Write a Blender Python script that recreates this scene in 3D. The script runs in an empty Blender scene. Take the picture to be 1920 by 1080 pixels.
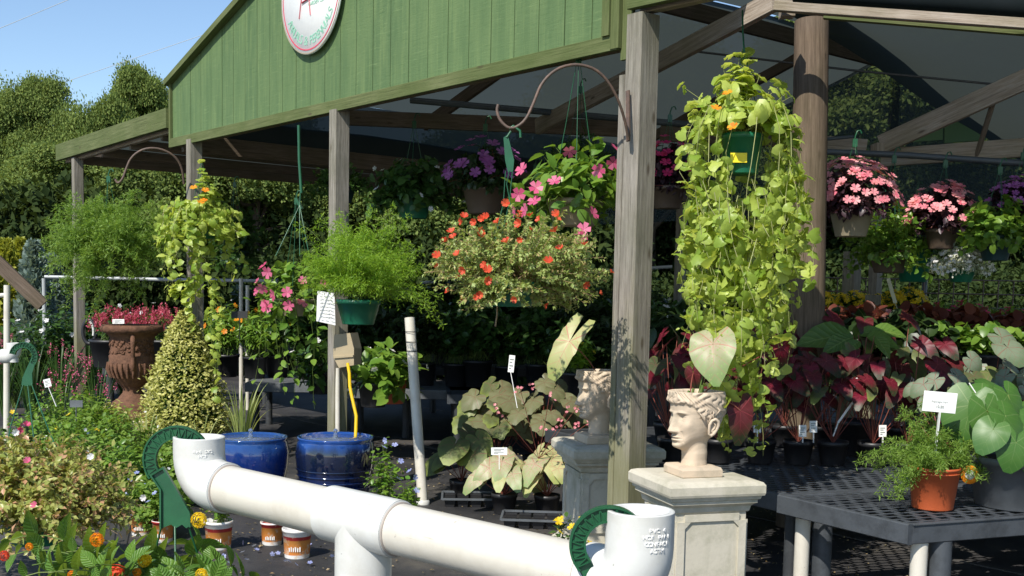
import bpy, math, random
import numpy as np
from mathutils import Vector, Matrix, Quaternion

# ------------------------------------------------------------------ camera, sky, sun, exposure
SC = bpy.context.scene
COL = SC.collection
F, CX, CY, EYE = 2080.0, 960.0, 727.0, 1.4
PITCH, ROLL = math.radians(5.0), math.atan(0.021)
fw = np.array([0, math.cos(PITCH), -math.sin(PITCH)])
_r0 = np.array([1.0, 0, 0]); _u0 = np.array([0, math.sin(PITCH), math.cos(PITCH)])
rt = math.cos(ROLL) * _r0 + math.sin(ROLL) * _u0
up_ = -math.sin(ROLL) * _r0 + math.cos(ROLL) * _u0
EP = np.array([0, 0, EYE])
cam_data = bpy.data.cameras.new("camera")
cam = bpy.data.objects.new("camera", cam_data); COL.objects.link(cam)
cam.matrix_world = Matrix(((rt[0], up_[0], -fw[0], 0), (rt[1], up_[1], -fw[1], 0), (rt[2], up_[2], -fw[2], EYE), (0, 0, 0, 1)))
cam_data.sensor_fit = 'HORIZONTAL'; cam_data.sensor_width = 36.0
cam_data.lens = 36.0 * F / 1920.0
cam_data.shift_y = (CY - 540.0) / 1920.0
cam_data.clip_start = 0.05; cam_data.clip_end = 2000
SC.camera = cam

SUN_DIR = np.array([-0.50, -0.866, 1.05]); SUN_DIR /= np.linalg.norm(SUN_DIR)
SUN_EL = math.asin(SUN_DIR[2]); SUN_AZ = math.atan2(SUN_DIR[0], SUN_DIR[1])
world = bpy.data.worlds.new("World"); SC.world = world; world.use_nodes = True
wn = world.node_tree.nodes; wn.clear()
_o = wn.new('ShaderNodeOutputWorld'); _b = wn.new('ShaderNodeBackground'); _s = wn.new('ShaderNodeTexSky')
_s.sky_type = 'NISHITA'; _s.sun_disc = False; _s.sun_elevation = SUN_EL; _s.sun_rotation = SUN_AZ
_s.altitude = 50; _s.air_density = 1.0; _s.dust_density = 0.1; _s.ozone_density = 3.0
_b.inputs[1].default_value = 0.135
world.node_tree.links.new(_s.outputs[0], _b.inputs[0]); world.node_tree.links.new(_b.outputs[0], _o.inputs[0])
sun_d = bpy.data.lights.new("sun", 'SUN'); sun_d.energy = 5.0; sun_d.angle = math.radians(0.5); sun_d.color = (1.0, 0.95, 0.86)
sun = bpy.data.objects.new("sun", sun_d); COL.objects.link(sun)
sun.rotation_euler = Vector(SUN_DIR).to_track_quat('Z', 'Y').to_euler()
SC.view_settings.view_transform = 'Standard'; SC.view_settings.look = 'None'
SC.view_settings.exposure = 0.32; SC.view_settings.gamma = 1.0
SC.view_settings.use_curve_mapping = False
SC.cycles.max_bounces = 8; SC.cycles.transparent_max_bounces = 16; SC.cycles.transmission_bounces = 4
SC.cycles.sample_clamp_indirect = 4.0

R = random.Random(11); rng = np.random.default_rng(11)

# ------------------------------------------------------------------ points of the place
def W(px, py, d):
    return EP + d * (fw + rt * (px - CX) / F - up_ * (py - CY) / F)
def PZ(px, py, h):
    v = W(px, py, 1) - EP
    return EP + v * ((h - EYE) / v[2])
def Hh(px, d, h):
    a = W(px, 0, d)[2]; b = W(px, 1000, d)[2]
    return W(px, 1000 * (h - a) / (b - a), d)
def norm(a):
    a = np.asarray(a, float); return a / np.maximum(np.linalg.norm(a, axis=-1, keepdims=True), 1e-9)
GL = PZ(322, 277, 2.55); GR = PZ(1163, 93, 2.55)      # ends of the gable's lower edge
UD = (GR - GL); UD[2] = 0; GLEN = np.linalg.norm(UD); UD /= GLEN
ND = np.array([-UD[1], UD[0], 0.0])
ZV = np.array([0, 0, 1.0])
def S(s, t, h):
    p = GL + UD * s + ND * t; return np.array([p[0], p[1], h])

# ------------------------------------------------------------------ nodes
def mat(name):
    m = bpy.data.materials.new(name); m.use_nodes = True
    nt = m.node_tree; nt.nodes.clear()
    out = nt.nodes.new('ShaderNodeOutputMaterial')
    return m, nt, out
def nn(nt, typ, **kw):
    n = nt.nodes.new(typ)
    for k, v in kw.items():
        if k.startswith('i_'):
            n.inputs[k[2:].replace('_', ' ')].default_value = v
        else: setattr(n, k, v)
    return n
def lk(nt, a, b): nt.links.new(a, b)
def ramp(nt, fac, stops):
    r = nt.nodes.new('ShaderNodeValToRGB'); e = r.color_ramp.elements
    while len(e) > 1: e.remove(e[-1])
    e[0].position = stops[0][0]; e[0].color = (*stops[0][1], 1)
    for p, c in stops[1:]:
        x = e.new(p); x.color = (*c, 1)
    lk(nt, fac, r.inputs[0]); return r.outputs[0]
def math_(nt, op, a, b=None, c=None):
    n = nt.nodes.new('ShaderNodeMath'); n.operation = op
    for i, v in enumerate((a, b, c)):
        if v is None: continue
        if hasattr(v, 'is_linked') or hasattr(v, 'links'): lk(nt, v, n.inputs[i])
        else: n.inputs[i].default_value = v
    return n.outputs[0]
def mixc(nt, fac, a, b, blend='MIX'):
    n = nt.nodes.new('ShaderNodeMix'); n.data_type = 'RGBA'; n.blend_type = blend
    for s, v in ((n.inputs[0], fac), (n.inputs[6], a), (n.inputs[7], b)):
        if isinstance(v, (int, float)): s.default_value = v
        elif isinstance(v, tuple): s.default_value = (*v, 1)
        else: lk(nt, v, s)
    return n.outputs[2]
def tex(nt, kind, scale, coord='Object', detail=4, stretch=None, rough=.6, uv=None):
    tc = nt.nodes.new('ShaderNodeTexCoord'); src = tc.outputs[coord]
    if stretch:
        mp = nt.nodes.new('ShaderNodeMapping'); mp.inputs['Scale'].default_value = stretch
        lk(nt, src, mp.inputs[0]); src = mp.outputs[0]
    n = nt.nodes.new(kind); n.inputs['Scale'].default_value = scale
    if kind == 'ShaderNodeTexNoise':
        n.inputs['Detail'].default_value = detail; n.inputs['Roughness'].default_value = rough
    lk(nt, src, n.inputs['Vector']); return n
def finish(nt, out, col, rough=.6, bump=None, bstr=.3, bdist=.005, spec=.5, metal=0, coat=0, trans=0, tcol=None):
    p = nt.nodes.new('ShaderNodeBsdfPrincipled')
    if isinstance(col, tuple): p.inputs['Base Color'].default_value = (*col, 1)
    else: lk(nt, col, p.inputs['Base Color'])
    if isinstance(rough, (int, float)): p.inputs['Roughness'].default_value = rough
    else: lk(nt, rough, p.inputs['Roughness'])
    p.inputs['Specular IOR Level'].default_value = spec; p.inputs['Metallic'].default_value = metal
    p.inputs['Coat Weight'].default_value = coat; p.inputs['Coat Roughness'].default_value = .03
    if bump is not None:
        b = nt.nodes.new('ShaderNodeBump'); b.inputs['Strength'].default_value = bstr; b.inputs['Distance'].default_value = bdist
        lk(nt, bump, b.inputs['Height']); lk(nt, b.outputs[0], p.inputs['Normal'])
    sh = p.outputs[0]
    if trans > 0:
        t = nt.nodes.new('ShaderNodeBsdfTranslucent')
        tc_ = tcol if tcol is not None else col
        if isinstance(tc_, tuple): t.inputs[0].default_value = (*tc_, 1)
        else: lk(nt, tc_, t.inputs[0])
        mx = nt.nodes.new('ShaderNodeMixShader'); mx.inputs[0].default_value = trans
        lk(nt, sh, mx.inputs[1]); lk(nt, t.outputs[0], mx.inputs[2]); sh = mx.outputs[0]
    lk(nt, sh, out.inputs[0]); return p
def plain(name, c, rough=.5, var=.15, scale=8, spec=.5, metal=0, coat=0, bstr=.15, trans=0, coord='Object'):
    m, nt, out = mat(name); n = tex(nt, 'ShaderNodeTexNoise', scale, coord)
    c2 = tuple(x * (1 - var) for x in c); c1 = tuple(min(1, x * (1 + var)) for x in c)
    col = ramp(nt, n.outputs[0], [(.3, c2), (.7, c1)])
    n2 = tex(nt, 'ShaderNodeTexNoise', scale * 12, coord)
    finish(nt, out, col, rough, n2.outputs[0], bstr, .002, spec, metal, coat, trans); return m
def dirty(name, c, dirt, amt=.5, scale=6, rough=.5, spec=.5, bstr=.2, fine=60, bdist=.003, coat=0, scratch=False):
    m, nt, out = mat(name); n = tex(nt, 'ShaderNodeTexNoise', scale, detail=8, rough=.7)
    f = ramp(nt, n.outputs[0], [(.45, (0, 0, 0)), (.75, (amt, amt, amt))])
    n2 = tex(nt, 'ShaderNodeTexNoise', fine, detail=6)
    n3 = tex(nt, 'ShaderNodeTexNoise', fine * .2, stretch=(1, 1, .15), detail=6)
    col = mixc(nt, f, c, dirt)
    col = mixc(nt, ramp(nt, n3.outputs[0], [(.58, (0, 0, 0)), (.8, (amt * .5,) * 3)]), col, dirt)
    if scratch:
        s1 = tex(nt, 'ShaderNodeTexNoise', 14, 'UV', 3, (.35, 9, 1), .6); s2 = tex(nt, 'ShaderNodeTexNoise', 55, 'Object', 2); s3 = tex(nt, 'ShaderNodeTexNoise', 2.5, 'Object', 6)
        f1 = math_(nt, 'MULTIPLY', ramp(nt, s1.outputs[0], [(.66, (0, 0, 0)), (.70, (.7, .7, .7))]), ramp(nt, s3.outputs[0], [(.48, (0, 0, 0)), (.6, (1, 1, 1))]))
        col = mixc(nt, f1, col, (dirt[0] * .7, dirt[1] * .7, dirt[2] * .7)); col = mixc(nt, ramp(nt, s2.outputs[0], [(.73, (0, 0, 0)), (.77, (.6, .6, .6))]), col, (dirt[0] * .5, dirt[1] * .5, dirt[2] * .5))
    finish(nt, out, col, rough, n2.outputs[0], bstr, bdist, spec, coat=coat); return m
def leafmat(name, c1, c2, trans=.35, rough=.45, spec=.4, c3=None):
    m, nt, out = mat(name)
    g = nt.nodes.new('ShaderNodeNewGeometry'); oi = nt.nodes.new('ShaderNodeObjectInfo')
    r = math_(nt, 'FRACT', math_(nt, 'ADD', g.outputs['Random Per Island'], oi.outputs['Random']))
    stops = [(0, c1), (1, c2)] if c3 is None else [(0, c1), (.75, c2), (.9, c3), (1, c3)]
    col = ramp(nt, r, stops)
    n = tex(nt, 'ShaderNodeTexNoise', 3.0); col = mixc(nt, math_(nt, 'MULTIPLY', n.outputs[0], .35), col, c1)
    br = mixc(nt, .45, col, (min(1, c2[0] * 1.8), min(1, c2[1] * 1.7), c2[2] * .7))
    finish(nt, out, col, rough, spec=spec, trans=trans, tcol=br); return m
def wood(name, c1, c2, c3, grain=1.0, rough=.85, bstr=.5, moss=False):
    """grain runs along the u of the bars (metres)"""
    m, nt, out = mat(name)
    a = tex(nt, 'ShaderNodeTexNoise', 6 * grain, 'UV', 8, (.6, 8, 1), .75)
    b = tex(nt, 'ShaderNodeTexNoise', 20 * grain, 'UV', 6, (.12, 7, 1), .7)
    c = tex(nt, 'ShaderNodeTexNoise', 1.6, 'Object', 6); kn = tex(nt, 'ShaderNodeTexVoronoi', 3.2, 'UV', stretch=(1, 3.2, 1))
    col = ramp(nt, a.outputs[0], [(.3, c1), (.52, c2), (.72, c3)])
    dk = ramp(nt, b.outputs[0], [(.32, (.35, .33, .3)), (.5, (1, 1, 1))])
    col = mixc(nt, .75, col, dk, 'MULTIPLY'); col = mixc(nt, ramp(nt, kn.outputs['Distance'], [(.05, (.8, .8, .8)), (.13, (0, 0, 0))]), col, (.07, .05, .035))
    col = mixc(nt, ramp(nt, c.outputs[0], [(.42, (0, 0, 0)), (.7, (.55, .55, .55))]), col, (c1[0] * .8, c1[1] * .95, c1[2] * .6))
    if moss:
        tc = nt.nodes.new('ShaderNodeTexCoord'); sp = nt.nodes.new('ShaderNodeSeparateXYZ'); lk(nt, tc.outputs['Object'], sp.inputs[0])
        d = tex(nt, 'ShaderNodeTexNoise', 5, 'Object', 6, (1, 1, .3))
        f = math_(nt, 'MULTIPLY', math_(nt, 'SUBTRACT', d.outputs[0], math_(nt, 'MULTIPLY', sp.outputs[2], .30)), 3.0)
        col = mixc(nt, ramp(nt, f, [(.35, (0, 0, 0)), (.95, (.6, .6, .6))]), col, (.17, .17, .07))
    h = math_(nt, 'ADD', a.outputs[0], b.outputs[0])
    finish(nt, out, col, rough, h, bstr, .004, spec=.2); return m

# ------------------------------------------------------------------ objects
def tag(o, label=None, cat=None, group=None, kind=None):
    if label: o['label'] = label
    if cat: o['category'] = cat
    if group: o['group'] = group
    if kind: o['kind'] = kind
    return o
def thing(name, label, cat, loc=(0, 0, 0), group=None):
    o = bpy.data.objects.new(name, None); COL.objects.link(o)
    o.location = Vector([float(x) for x in loc]); o.empty_display_size = .1
    return tag(o, label, cat, group)
def np_mesh(name, V, Fs, m=None, uv=None, smooth=False, loc=(0, 0, 0)):
    me = bpy.data.meshes.new(name)
    V = np.asarray(V, np.float32) - np.asarray(loc, np.float32)
    Fs = np.asarray(Fs, np.int32); n, k = Fs.shape
    me.vertices.add(len(V)); me.vertices.foreach_set('co', V.ravel())
    me.loops.add(n * k); me.loops.foreach_set('vertex_index', Fs.ravel())
    me.polygons.add(n); me.polygons.foreach_set('loop_start', np.arange(0, n * k, k, dtype=np.int32))
    if smooth: me.polygons.foreach_set('use_smooth', np.ones(n, bool))
    if uv is not None:
        l = me.uv_layers.new(name='UVMap'); l.data.foreach_set('uv', np.asarray(uv, np.float32)[Fs.ravel()].ravel())
    me.update(calc_edges=True); me.validate()
    if m: me.materials.append(m)
    return me
def link(name, me, parent=None, kind=None, loc=(0, 0, 0)):
    o = bpy.data.objects.new(name, me); COL.objects.link(o); o.location = Vector([float(x) for x in loc])
    if parent is not None: o.parent = parent
    if kind: o['kind'] = kind
    return o

class MB:
    """collects shapes in world space (or local, when the parent stands at the origin)"""
    def __init__(s): s.V = []; s.F = []; s.U = []; s.M = []; s.n = 0; s.mats = []; s.mi = 0; s.sm = []
    def add(s, V, Fs, UV=None, smooth=False):
        b = len(s.V); s.V += [tuple(v) for v in V]
        for f in Fs:
            s.F.append(tuple(b + i for i in f)); s.M.append(s.mi); s.sm.append(smooth)
        for i, f in enumerate(Fs):
            if UV is None: s.U += [(0, 0)] * len(f)
            else: s.U += list(UV[i])
    def bar(s, p0, p1, w, h, upv=ZV, roll=0, b=0.0):
        """rectangular bar, w across, h along up; UV u = metres along"""
        p0 = np.asarray(p0, float); p1 = np.asarray(p1, float); d = p1 - p0; L = np.linalg.norm(d); d = d / L
        if abs(d @ upv) > .999: upv = np.array([0, 1.0, 0])
        x = norm(np.cross(d, upv)); z = np.cross(x, d)
        if roll: x, z = x * math.cos(roll) + z * math.sin(roll), z * math.cos(roll) - x * math.sin(roll)
        hw, hh = w / 2, h / 2
        if b > 0:
            cs = [(-hw + b, -hh), (hw - b, -hh), (hw, -hh + b), (hw, hh - b), (hw - b, hh), (-hw + b, hh), (-hw, hh - b), (-hw, -hh + b)]
        else: cs = [(-hw, -hh), (hw, -hh), (hw, hh), (-hw, hh)]
        n = len(cs); V = [p0 + x * a + z * c for a, c in cs] + [p1 + x * a + z * c for a, c in cs]
        Fs = []; UV = []; o = R.random() * 7; acc = 0
        for i in range(n):
            j = (i + 1) % n; ln = math.dist(cs[i], cs[j])
            Fs.append((i, j, n + j, n + i)); UV.append(((o, acc), (o, acc + ln), (o + L, acc + ln), (o + L, acc))); acc += ln
        Fs.append(tuple(range(n))[::-1]); UV.append([(o + c[0] * .3, c[1]) for c in cs][::-1])
        Fs.append(tuple(n + i for i in range(n))); UV.append([(o + c[0] * .3, c[1]) for c in cs])
        s.add(V, Fs, UV); return s
    def box(s, c, sx, sy, sz, ax=None, b=0.0):
        c = np.asarray(c, float); ax = np.asarray(ax if ax is not None else (1, 0, 0), float)
        s.bar(c - ax * sx / 2, c + ax * sx / 2, sy, sz, b=b); return s
    def tube(s, pts, r, seg=10, cap=True, smooth=True, closed=False):
        pts = [np.asarray(p, float) for p in pts]; n = len(pts)
        rs = r if hasattr(r, '__len__') else [r] * n
        t0 = norm(pts[1] - pts[0]); x = norm(np.cross(t0, ZV if abs(t0[2]) < .9 else np.array([1.0, 0, 0])))
        V = []; acc = 0; us = []
        for i, p in enumerate(pts):
            if closed: t = norm(pts[(i + 1) % n] - pts[i - 1])
            else: t = norm(pts[min(i + 1, n - 1)] - pts[max(i - 1, 0)])
            x = norm(x - t * (x @ t)); y = np.cross(t, x)
            if i: acc += np.linalg.norm(p - pts[i - 1])
            us.append(acc)
            for k in range(seg):
                a = 2 * math.pi * k / seg; V.append(p + (x * math.cos(a) + y * math.sin(a)) * rs[i])
        Fs = []; UV = []
        for i in range(n if closed else n - 1):
            i2 = (i + 1) % n
            for k in range(seg):
                k2 = (k + 1) % seg; Fs.append((i * seg + k, i * seg + k2, i2 * seg + k2, i2 * seg + k))
                c = 2 * math.pi * rs[i] / seg
                UV.append(((us[i], k * c), (us[i], (k + 1) * c), (us[i2], (k + 1) * c), (us[i2], k * c)))
        s.add(V, Fs, UV, smooth)
        if cap and not closed:
            s.add(V[:seg], [tuple(range(seg))[::-1]]); s.add(V[-seg:], [tuple(range(seg))])
        return s
    def lathe(s, c, prof, seg=32, smooth=True, axis=ZV, ref=None, sx=1, sy=1):
        """prof: (r, z) list"""
        c = np.asarray(c, float); axis = norm(axis)
        x = norm(np.cross(axis, np.array([0, 1.0, 0]) if abs(axis[1]) < .9 else np.array([1.0, 0, 0]))); y = np.cross(axis, x)
        V = []; Fs = []
        for r, z in prof:
            for k in range(seg):
                a = 2 * math.pi * k / seg; V.append(c + axis * z + (x * math.cos(a) * sx + y * math.sin(a) * sy) * r)
        for i in range(len(prof) - 1):
            for k in range(seg):
                k2 = (k + 1) % seg; Fs.append((i * seg + k, i * seg + k2, (i + 1) * seg + k2, (i + 1) * seg + k))
        s.add(V, Fs, None, smooth); return s
    def sqlathe(s, c, prof, ax, smooth=False):
        """square sections: prof of (half width, z)"""
        c = np.asarray(c, float); ax = norm(ax); ay = np.cross(ZV, ax); V = []; Fs = []
        for w, z in prof:
            for a, b in ((-1, -1), (1, -1), (1, 1), (-1, 1)): V.append(c + ax * a * w + ay * b * w + ZV * z)
        for i in range(len(prof) - 1):
            for k in range(4):
                k2 = (k + 1) % 4; Fs.append((i * 4 + k, i * 4 + k2, (i + 1) * 4 + k2, (i + 1) * 4 + k))
        Fs.append((3, 2, 1, 0)); n = len(prof) * 4; Fs.append((n - 4, n - 3, n - 2, n - 1))
        s.add(V, Fs, None, smooth); return s
    def prism(s, poly, th):
        """poly: 3-D points of one outline, th: thickness vector"""
        n = len(poly); V = [np.asarray(p, float) for p in poly]; V = V + [p + th for p in V]
        Fs = [tuple(range(n)), tuple(range(n, 2 * n))[::-1]] + [(i, n + i, n + (i + 1) % n, (i + 1) % n) for i in range(n)]
        s.add(V, Fs); return s
    def disc(s, c, r, nrm=ZV, seg=24, z=0):
        c = np.asarray(c, float); nrm = norm(nrm)
        x = norm(np.cross(nrm, np.array([0, 1.0, 0]) if abs(nrm[1]) < .9 else np.array([1.0, 0, 0]))); y = np.cross(nrm, x)
        s.add([c + (x * math.cos(2 * math.pi * k / seg) + y * math.sin(2 * math.pi * k / seg)) * r for k in range(seg)], [tuple(range(seg))]); return s
    def build(s, name, m, parent=None, kind=None, loc=None, world=True):
        me = bpy.data.meshes.new(name)
        off = np.array(parent.matrix_basis.translation if (parent is not None and world) else (0, 0, 0), float)
        if parent is not None and world and parent.parent is not None:
            off = off + np.array(parent.parent.location)
        if loc is not None: off = np.asarray(loc, float)
        me.from_pydata([tuple(np.asarray(v) - off) for v in s.V], [], s.F)
        me.polygons.foreach_set('use_smooth', s.sm)
        if s.mats:
            for x in s.mats: me.materials.append(x)
            me.polygons.foreach_set('material_index', s.M)
        elif m: me.materials.append(m)
        l = me.uv_layers.new(name='UVMap'); l.data.foreach_set('uv', np.array(s.U, np.float32).ravel())
        me.update()
        o = bpy.data.objects.new(name, me); COL.objects.link(o)
        if parent is not None: o.parent = parent
        elif loc is not None: o.location = Vector([float(x) for x in loc])
        if kind: o['kind'] = kind
        return o

# ------------------------------------------------------------------ leaves
def rows_leaf(ws, ys, cols=2, fold=.25, droop=.25, wave=0):
    """leaf grid along +y, normal +z; ws half widths, ys positions"""
    V = []; UV = []; xs = np.linspace(-1, 1, cols * 2 + 1)
    for i, (w, y) in enumerate(zip(ws, ys)):
        for x in xs:
            V.append((x * w, y, abs(x * w) * fold - droop * y * y + wave * math.sin(y * 9 + x * 2) * w)); UV.append((x * .5 + .5, y))
    n = len(xs); Fs = []
    for i in range(len(ws) - 1):
        for k in range(n - 1):
            a = i * n + k; Fs += [(a, a + 1, a + n + 1), (a, a + n + 1, a + n)]
    return np.array(V), np.array(Fs), np.array(UV)
T_Q = (np.array([(0, 0, 0), (-.3, .5, .08), (0, 1, -.1), (.3, .5, .08)]), np.array([(0, 2, 1), (0, 3, 2)]), np.array([(.5, 0), (0, .5), (.5, 1), (1, .5)]))
T_NEEDLE = (np.array([(0, 0, 0), (-.11, .5, 0), (0, 1, 0), (.11, .5, 0)]), np.array([(0, 2, 1), (0, 3, 2)]), np.array([(.5, 0), (0, .5), (.5, 1), (1, .5)]))
T_OVAL = rows_leaf([.02, .24, .3, .2, .02], [0, .22, .5, .8, 1], 1, .3, .2)
T_ROUND = rows_leaf([.05, .34, .42, .3, .04], [0, .15, .45, .8, 1], 1, .2, .25)
T_LONG = rows_leaf([.03, .09, .1, .07, .01], [0, .25, .5, .8, 1], 1, .3, .45)
T_BIG = rows_leaf([.02, .2, .3, .33, .27, .14, .01], [0, .12, .28, .46, .66, .86, 1], 2, .22, .3, .03)
def polar_leaf(tab, rings=4, seg=28, droop=.35, cup=.1, wave=.0):
    """tab: (deg from tip, radius)"""
    V = [(0, 0, 0)]; a0 = np.array([t[0] for t in tab], float); r0 = np.array([t[1] for t in tab], float)
    for k in range(1, rings + 1):
        q = k / rings
        for j in range(seg):
            th = -math.pi + 2 * math.pi * (j + .5) / seg; r = np.interp(abs(math.degrees(th)), a0, r0) * q
            x = math.sin(th) * r; y = math.cos(th) * r
            V.append((x, y, cup * abs(x) - droop * (r ** 2) * (1 if y > 0 else .6) + wave * math.sin(th * 7) * q * q))
    Fs = [(0, 1 + j + 1, 1 + j) if j + 1 < seg else None for j in range(seg)]
    Fs = [f for f in Fs if f]
    for k in range(rings - 1):
        for j in range(seg - 1):
            a = 1 + k * seg + j; b = a + seg; Fs += [(a, a + 1, b + 1), (a, b + 1, b)]
    V = np.array(V); return V, np.array(Fs), np.stack([V[:, 0] * .5 + .5, V[:, 1] * .5 + .5], 1)
HEART = [(0, 1.0), (12, .86), (30, .74), (55, .64), (90, .56), (120, .55), (145, .56), (160, .5), (172, .3), (180, .16)]
ARROW = [(0, 1.0), (12, .8), (30, .58), (60, .42), (90, .38), (120, .45), (145, .62), (158, .62), (170, .32), (180, .12)]
LOBED = [(0, 1.0), (15, .85), (25, .72), (38, .85), (50, .68), (70, .78), (85, .6), (110, .66), (140, .6), (165, .45), (180, .2)]
T_HEART = polar_leaf(HEART, 3, 24); T_ARROW = polar_leaf(ARROW, 4, 30, .45, .15, .02); T_LOBED = polar_leaf(LOBED, 3, 30, .35, .1, .03)
T_HEART_S = polar_leaf(HEART, 3, 14, .75, .3, .05)
def flower5(n=5, r0=.18, cup=.25, wid=.56):
    V = []; Fs = []
    for i in range(n):
        a = 2 * math.pi * i / n
        def P(r, da, z): return (math.sin(a + da) * r, math.cos(a + da) * r, z)
        b = len(V); V += [P(0, 0, 0), P(.6, -wid, cup * .6), P(1, -.36, cup), P(1, .34, cup * .85), P(.6, wid, cup * .6)]
        Fs += [(b, b + 2, b + 1), (b, b + 3, b + 2), (b, b + 4, b + 3)]
    V = np.array(V); return V, np.array(Fs), np.stack([V[:, 0] * .5 + .5, V[:, 1] * .5 + .5], 1)
T_FLOWER = flower5(); T_CUP = flower5(6, .2, .9, .5)
def floret_head(n=60):
    V = []; Fs = []; g = np.random.default_rng(3)
    for i in range(n):
        q = (i + .5) / n; ph = math.acos(1 - q * .95); th = i * 2.39996
        c = np.array([math.sin(ph) * math.cos(th), math.sin(ph) * math.sin(th), math.cos(ph) * .34]); nr = norm(c + .2 * g.normal(size=3))
        x = norm(np.cross(nr, (0.3, .2, 1))); y = np.cross(nr, x); b = len(V); s = .27
        V += [c + x * s, c + y * s + nr * .06, c - x * s, c - y * s + nr * .06]; Fs += [(b, b + 1, b + 2), (b, b + 2, b + 3)]
    V = np.array(V); return V, np.array(Fs), V[:, :2] * .5 + .5
T_HEAD = floret_head()

def frames(dirs, ups):
    Y = norm(dirs); X = norm(np.cross(Y, ups)); Z = np.cross(X, Y); return np.stack([X, Y, Z], -1)
def merged(T, pos, dirs, ups, scale, name, m, parent, kind='stuff', smooth=False, flat=None):
    V, Fs, UV = T; n = len(pos); M = frames(dirs, ups)
    sc = (np.ones(n) * scale)[:, None, None]
    P = pos[:, None, :] + sc * np.einsum('nij,kj->nki', M, V)
    Fa = (Fs[None] + (np.arange(n) * len(V))[:, None, None]).reshape(-1, 3)
    me = np_mesh(name, P.reshape(-1, 3), Fa, m, np.tile(UV, (n, 1)), smooth)
    return link(name, me, parent, kind)
_mc = {}
def tmpl_mesh(T, m, name, smooth=True):
    k = (id(T), m.name, name)
    if k not in _mc: _mc[k] = np_mesh(name, T[0], T[1], m, T[2], smooth)
    return _mc[k]
def single(T, pos, dirs, ups, scale, name, m, parent, label=None):
    """one object per leaf or flower, shared mesh data; positions in the parent's space"""
    me = tmpl_mesh(T, m, name); n = len(pos); M = frames(np.asarray(dirs, float), np.asarray(ups, float)); scale = np.ones(n) * scale
    for i in range(n):
        o = bpy.data.objects.new(name, me); COL.objects.link(o); o.parent = parent
        mm = Matrix([[*(M[i][r] * scale[i]), pos[i][r]] for r in range(3)] + [[0, 0, 0, 1]])
        o.matrix_basis = mm
        if label: o['label'] = label
def bez(p0, p1, p2, n):
    t = np.linspace(0, 1, n)[None, :, None]
    return (1 - t) ** 2 * p0[:, None] + 2 * t * (1 - t) * p1[:, None] + t * t * p2[:, None]
def along(paths, ts):
    """ts (m,k) in 0..1 -> pos, tangent (m*k,3)"""
    m, P, _ = paths.shape; x = np.clip(ts, 0, .9999) * (P - 1); i = x.astype(int); f = (x - i)[..., None]
    mi = np.arange(m)[:, None]; a = paths[mi, i]; b = paths[mi, i + 1]
    return (a + (b - a) * f).reshape(-1, 3), norm(b - a).reshape(-1, 3)
def stems(paths, r, m, parent, name='stems', taper=.5, kind='stuff'):
    mm, P, _ = paths.shape; T = norm(np.gradient(paths, axis=1)); X = norm(np.cross(T, np.array([.31, .22, .92]))); Y = np.cross(T, X)
    rr = (r * np.linspace(1, taper, P))[None, :, None]; V = []
    for k in range(3):
        a = 2 * math.pi * k / 3; V.append(paths + (X * math.cos(a) + Y * math.sin(a)) * rr)
    V = np.stack(V, 2).reshape(-1, 3)
    base = (np.arange(mm)[:, None] * P + np.arange(P - 1)[None])[..., None] * 3
    k = np.arange(3)[None, None]; k2 = (k + 1) % 3
    Fa = np.stack([base + k, base + k2, base + 3 + k2, base + 3 + k], -1).reshape(-1, 4)
    return link(name, np_mesh(name, V, Fa, m, None, True), parent, kind)
def rdir(n, zmin=-1, zmax=1):
    z = rng.uniform(zmin, zmax, n); a = rng.uniform(0, 2 * math.pi, n); q = np.sqrt(1 - z * z)
    return np.stack([q * np.cos(a), q * np.sin(a), z], 1)
def ell_tips(n, rx, ry, rz, c=(0, 0, 0), zmin=-.2, lo=.75, hi=1.12):
    d = rdir(n, zmin); return d * np.array([rx, ry, rz]) * rng.uniform(lo, hi, n)[:, None] + np.array(c)
def arch(tips, start=(0, 0, 0), sj=.03, rise=.3, n=8):
    m = len(tips); p0 = np.array(start) + rng.normal(size=(m, 3)) * sj * np.array([1, 1, .2])
    mid = p0 * .45 + tips * .55; L = np.linalg.norm(tips - p0, axis=1); mid[:, 2] += L * rise
    return bez(p0, mid, tips, n)
def trail(n, r, drop, start=(0, 0, 0), P=12, amp=.03, rj=.25, up=.06, ang=None):
    """vines over the edge of a pot and down"""
    a = rng.uniform(0, 2 * math.pi, n) if ang is None else ang
    rad = r * rng.uniform(1 - rj, 1 + rj, n); dr = drop * rng.uniform(.35, 1.0, n)
    t = np.linspace(0, 1, P)[None]; tt = np.clip(t / .3, 0, 1); q = np.sin(tt * math.pi / 2)
    hr = rad[:, None] * q; z = up * np.sin(np.clip(t / .3, 0, 1) * math.pi) - dr[:, None] * np.clip((t - .15) / .85, 0, 1) ** 1.1
    w = np.cumsum(rng.normal(size=(n, P, 2)) * amp * .5, axis=1)
    return np.stack([np.cos(a)[:, None] * hr + w[..., 0], np.sin(a)[:, None] * hr + w[..., 1], z * np.ones((n, 1))], -1) + np.array(start)
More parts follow.
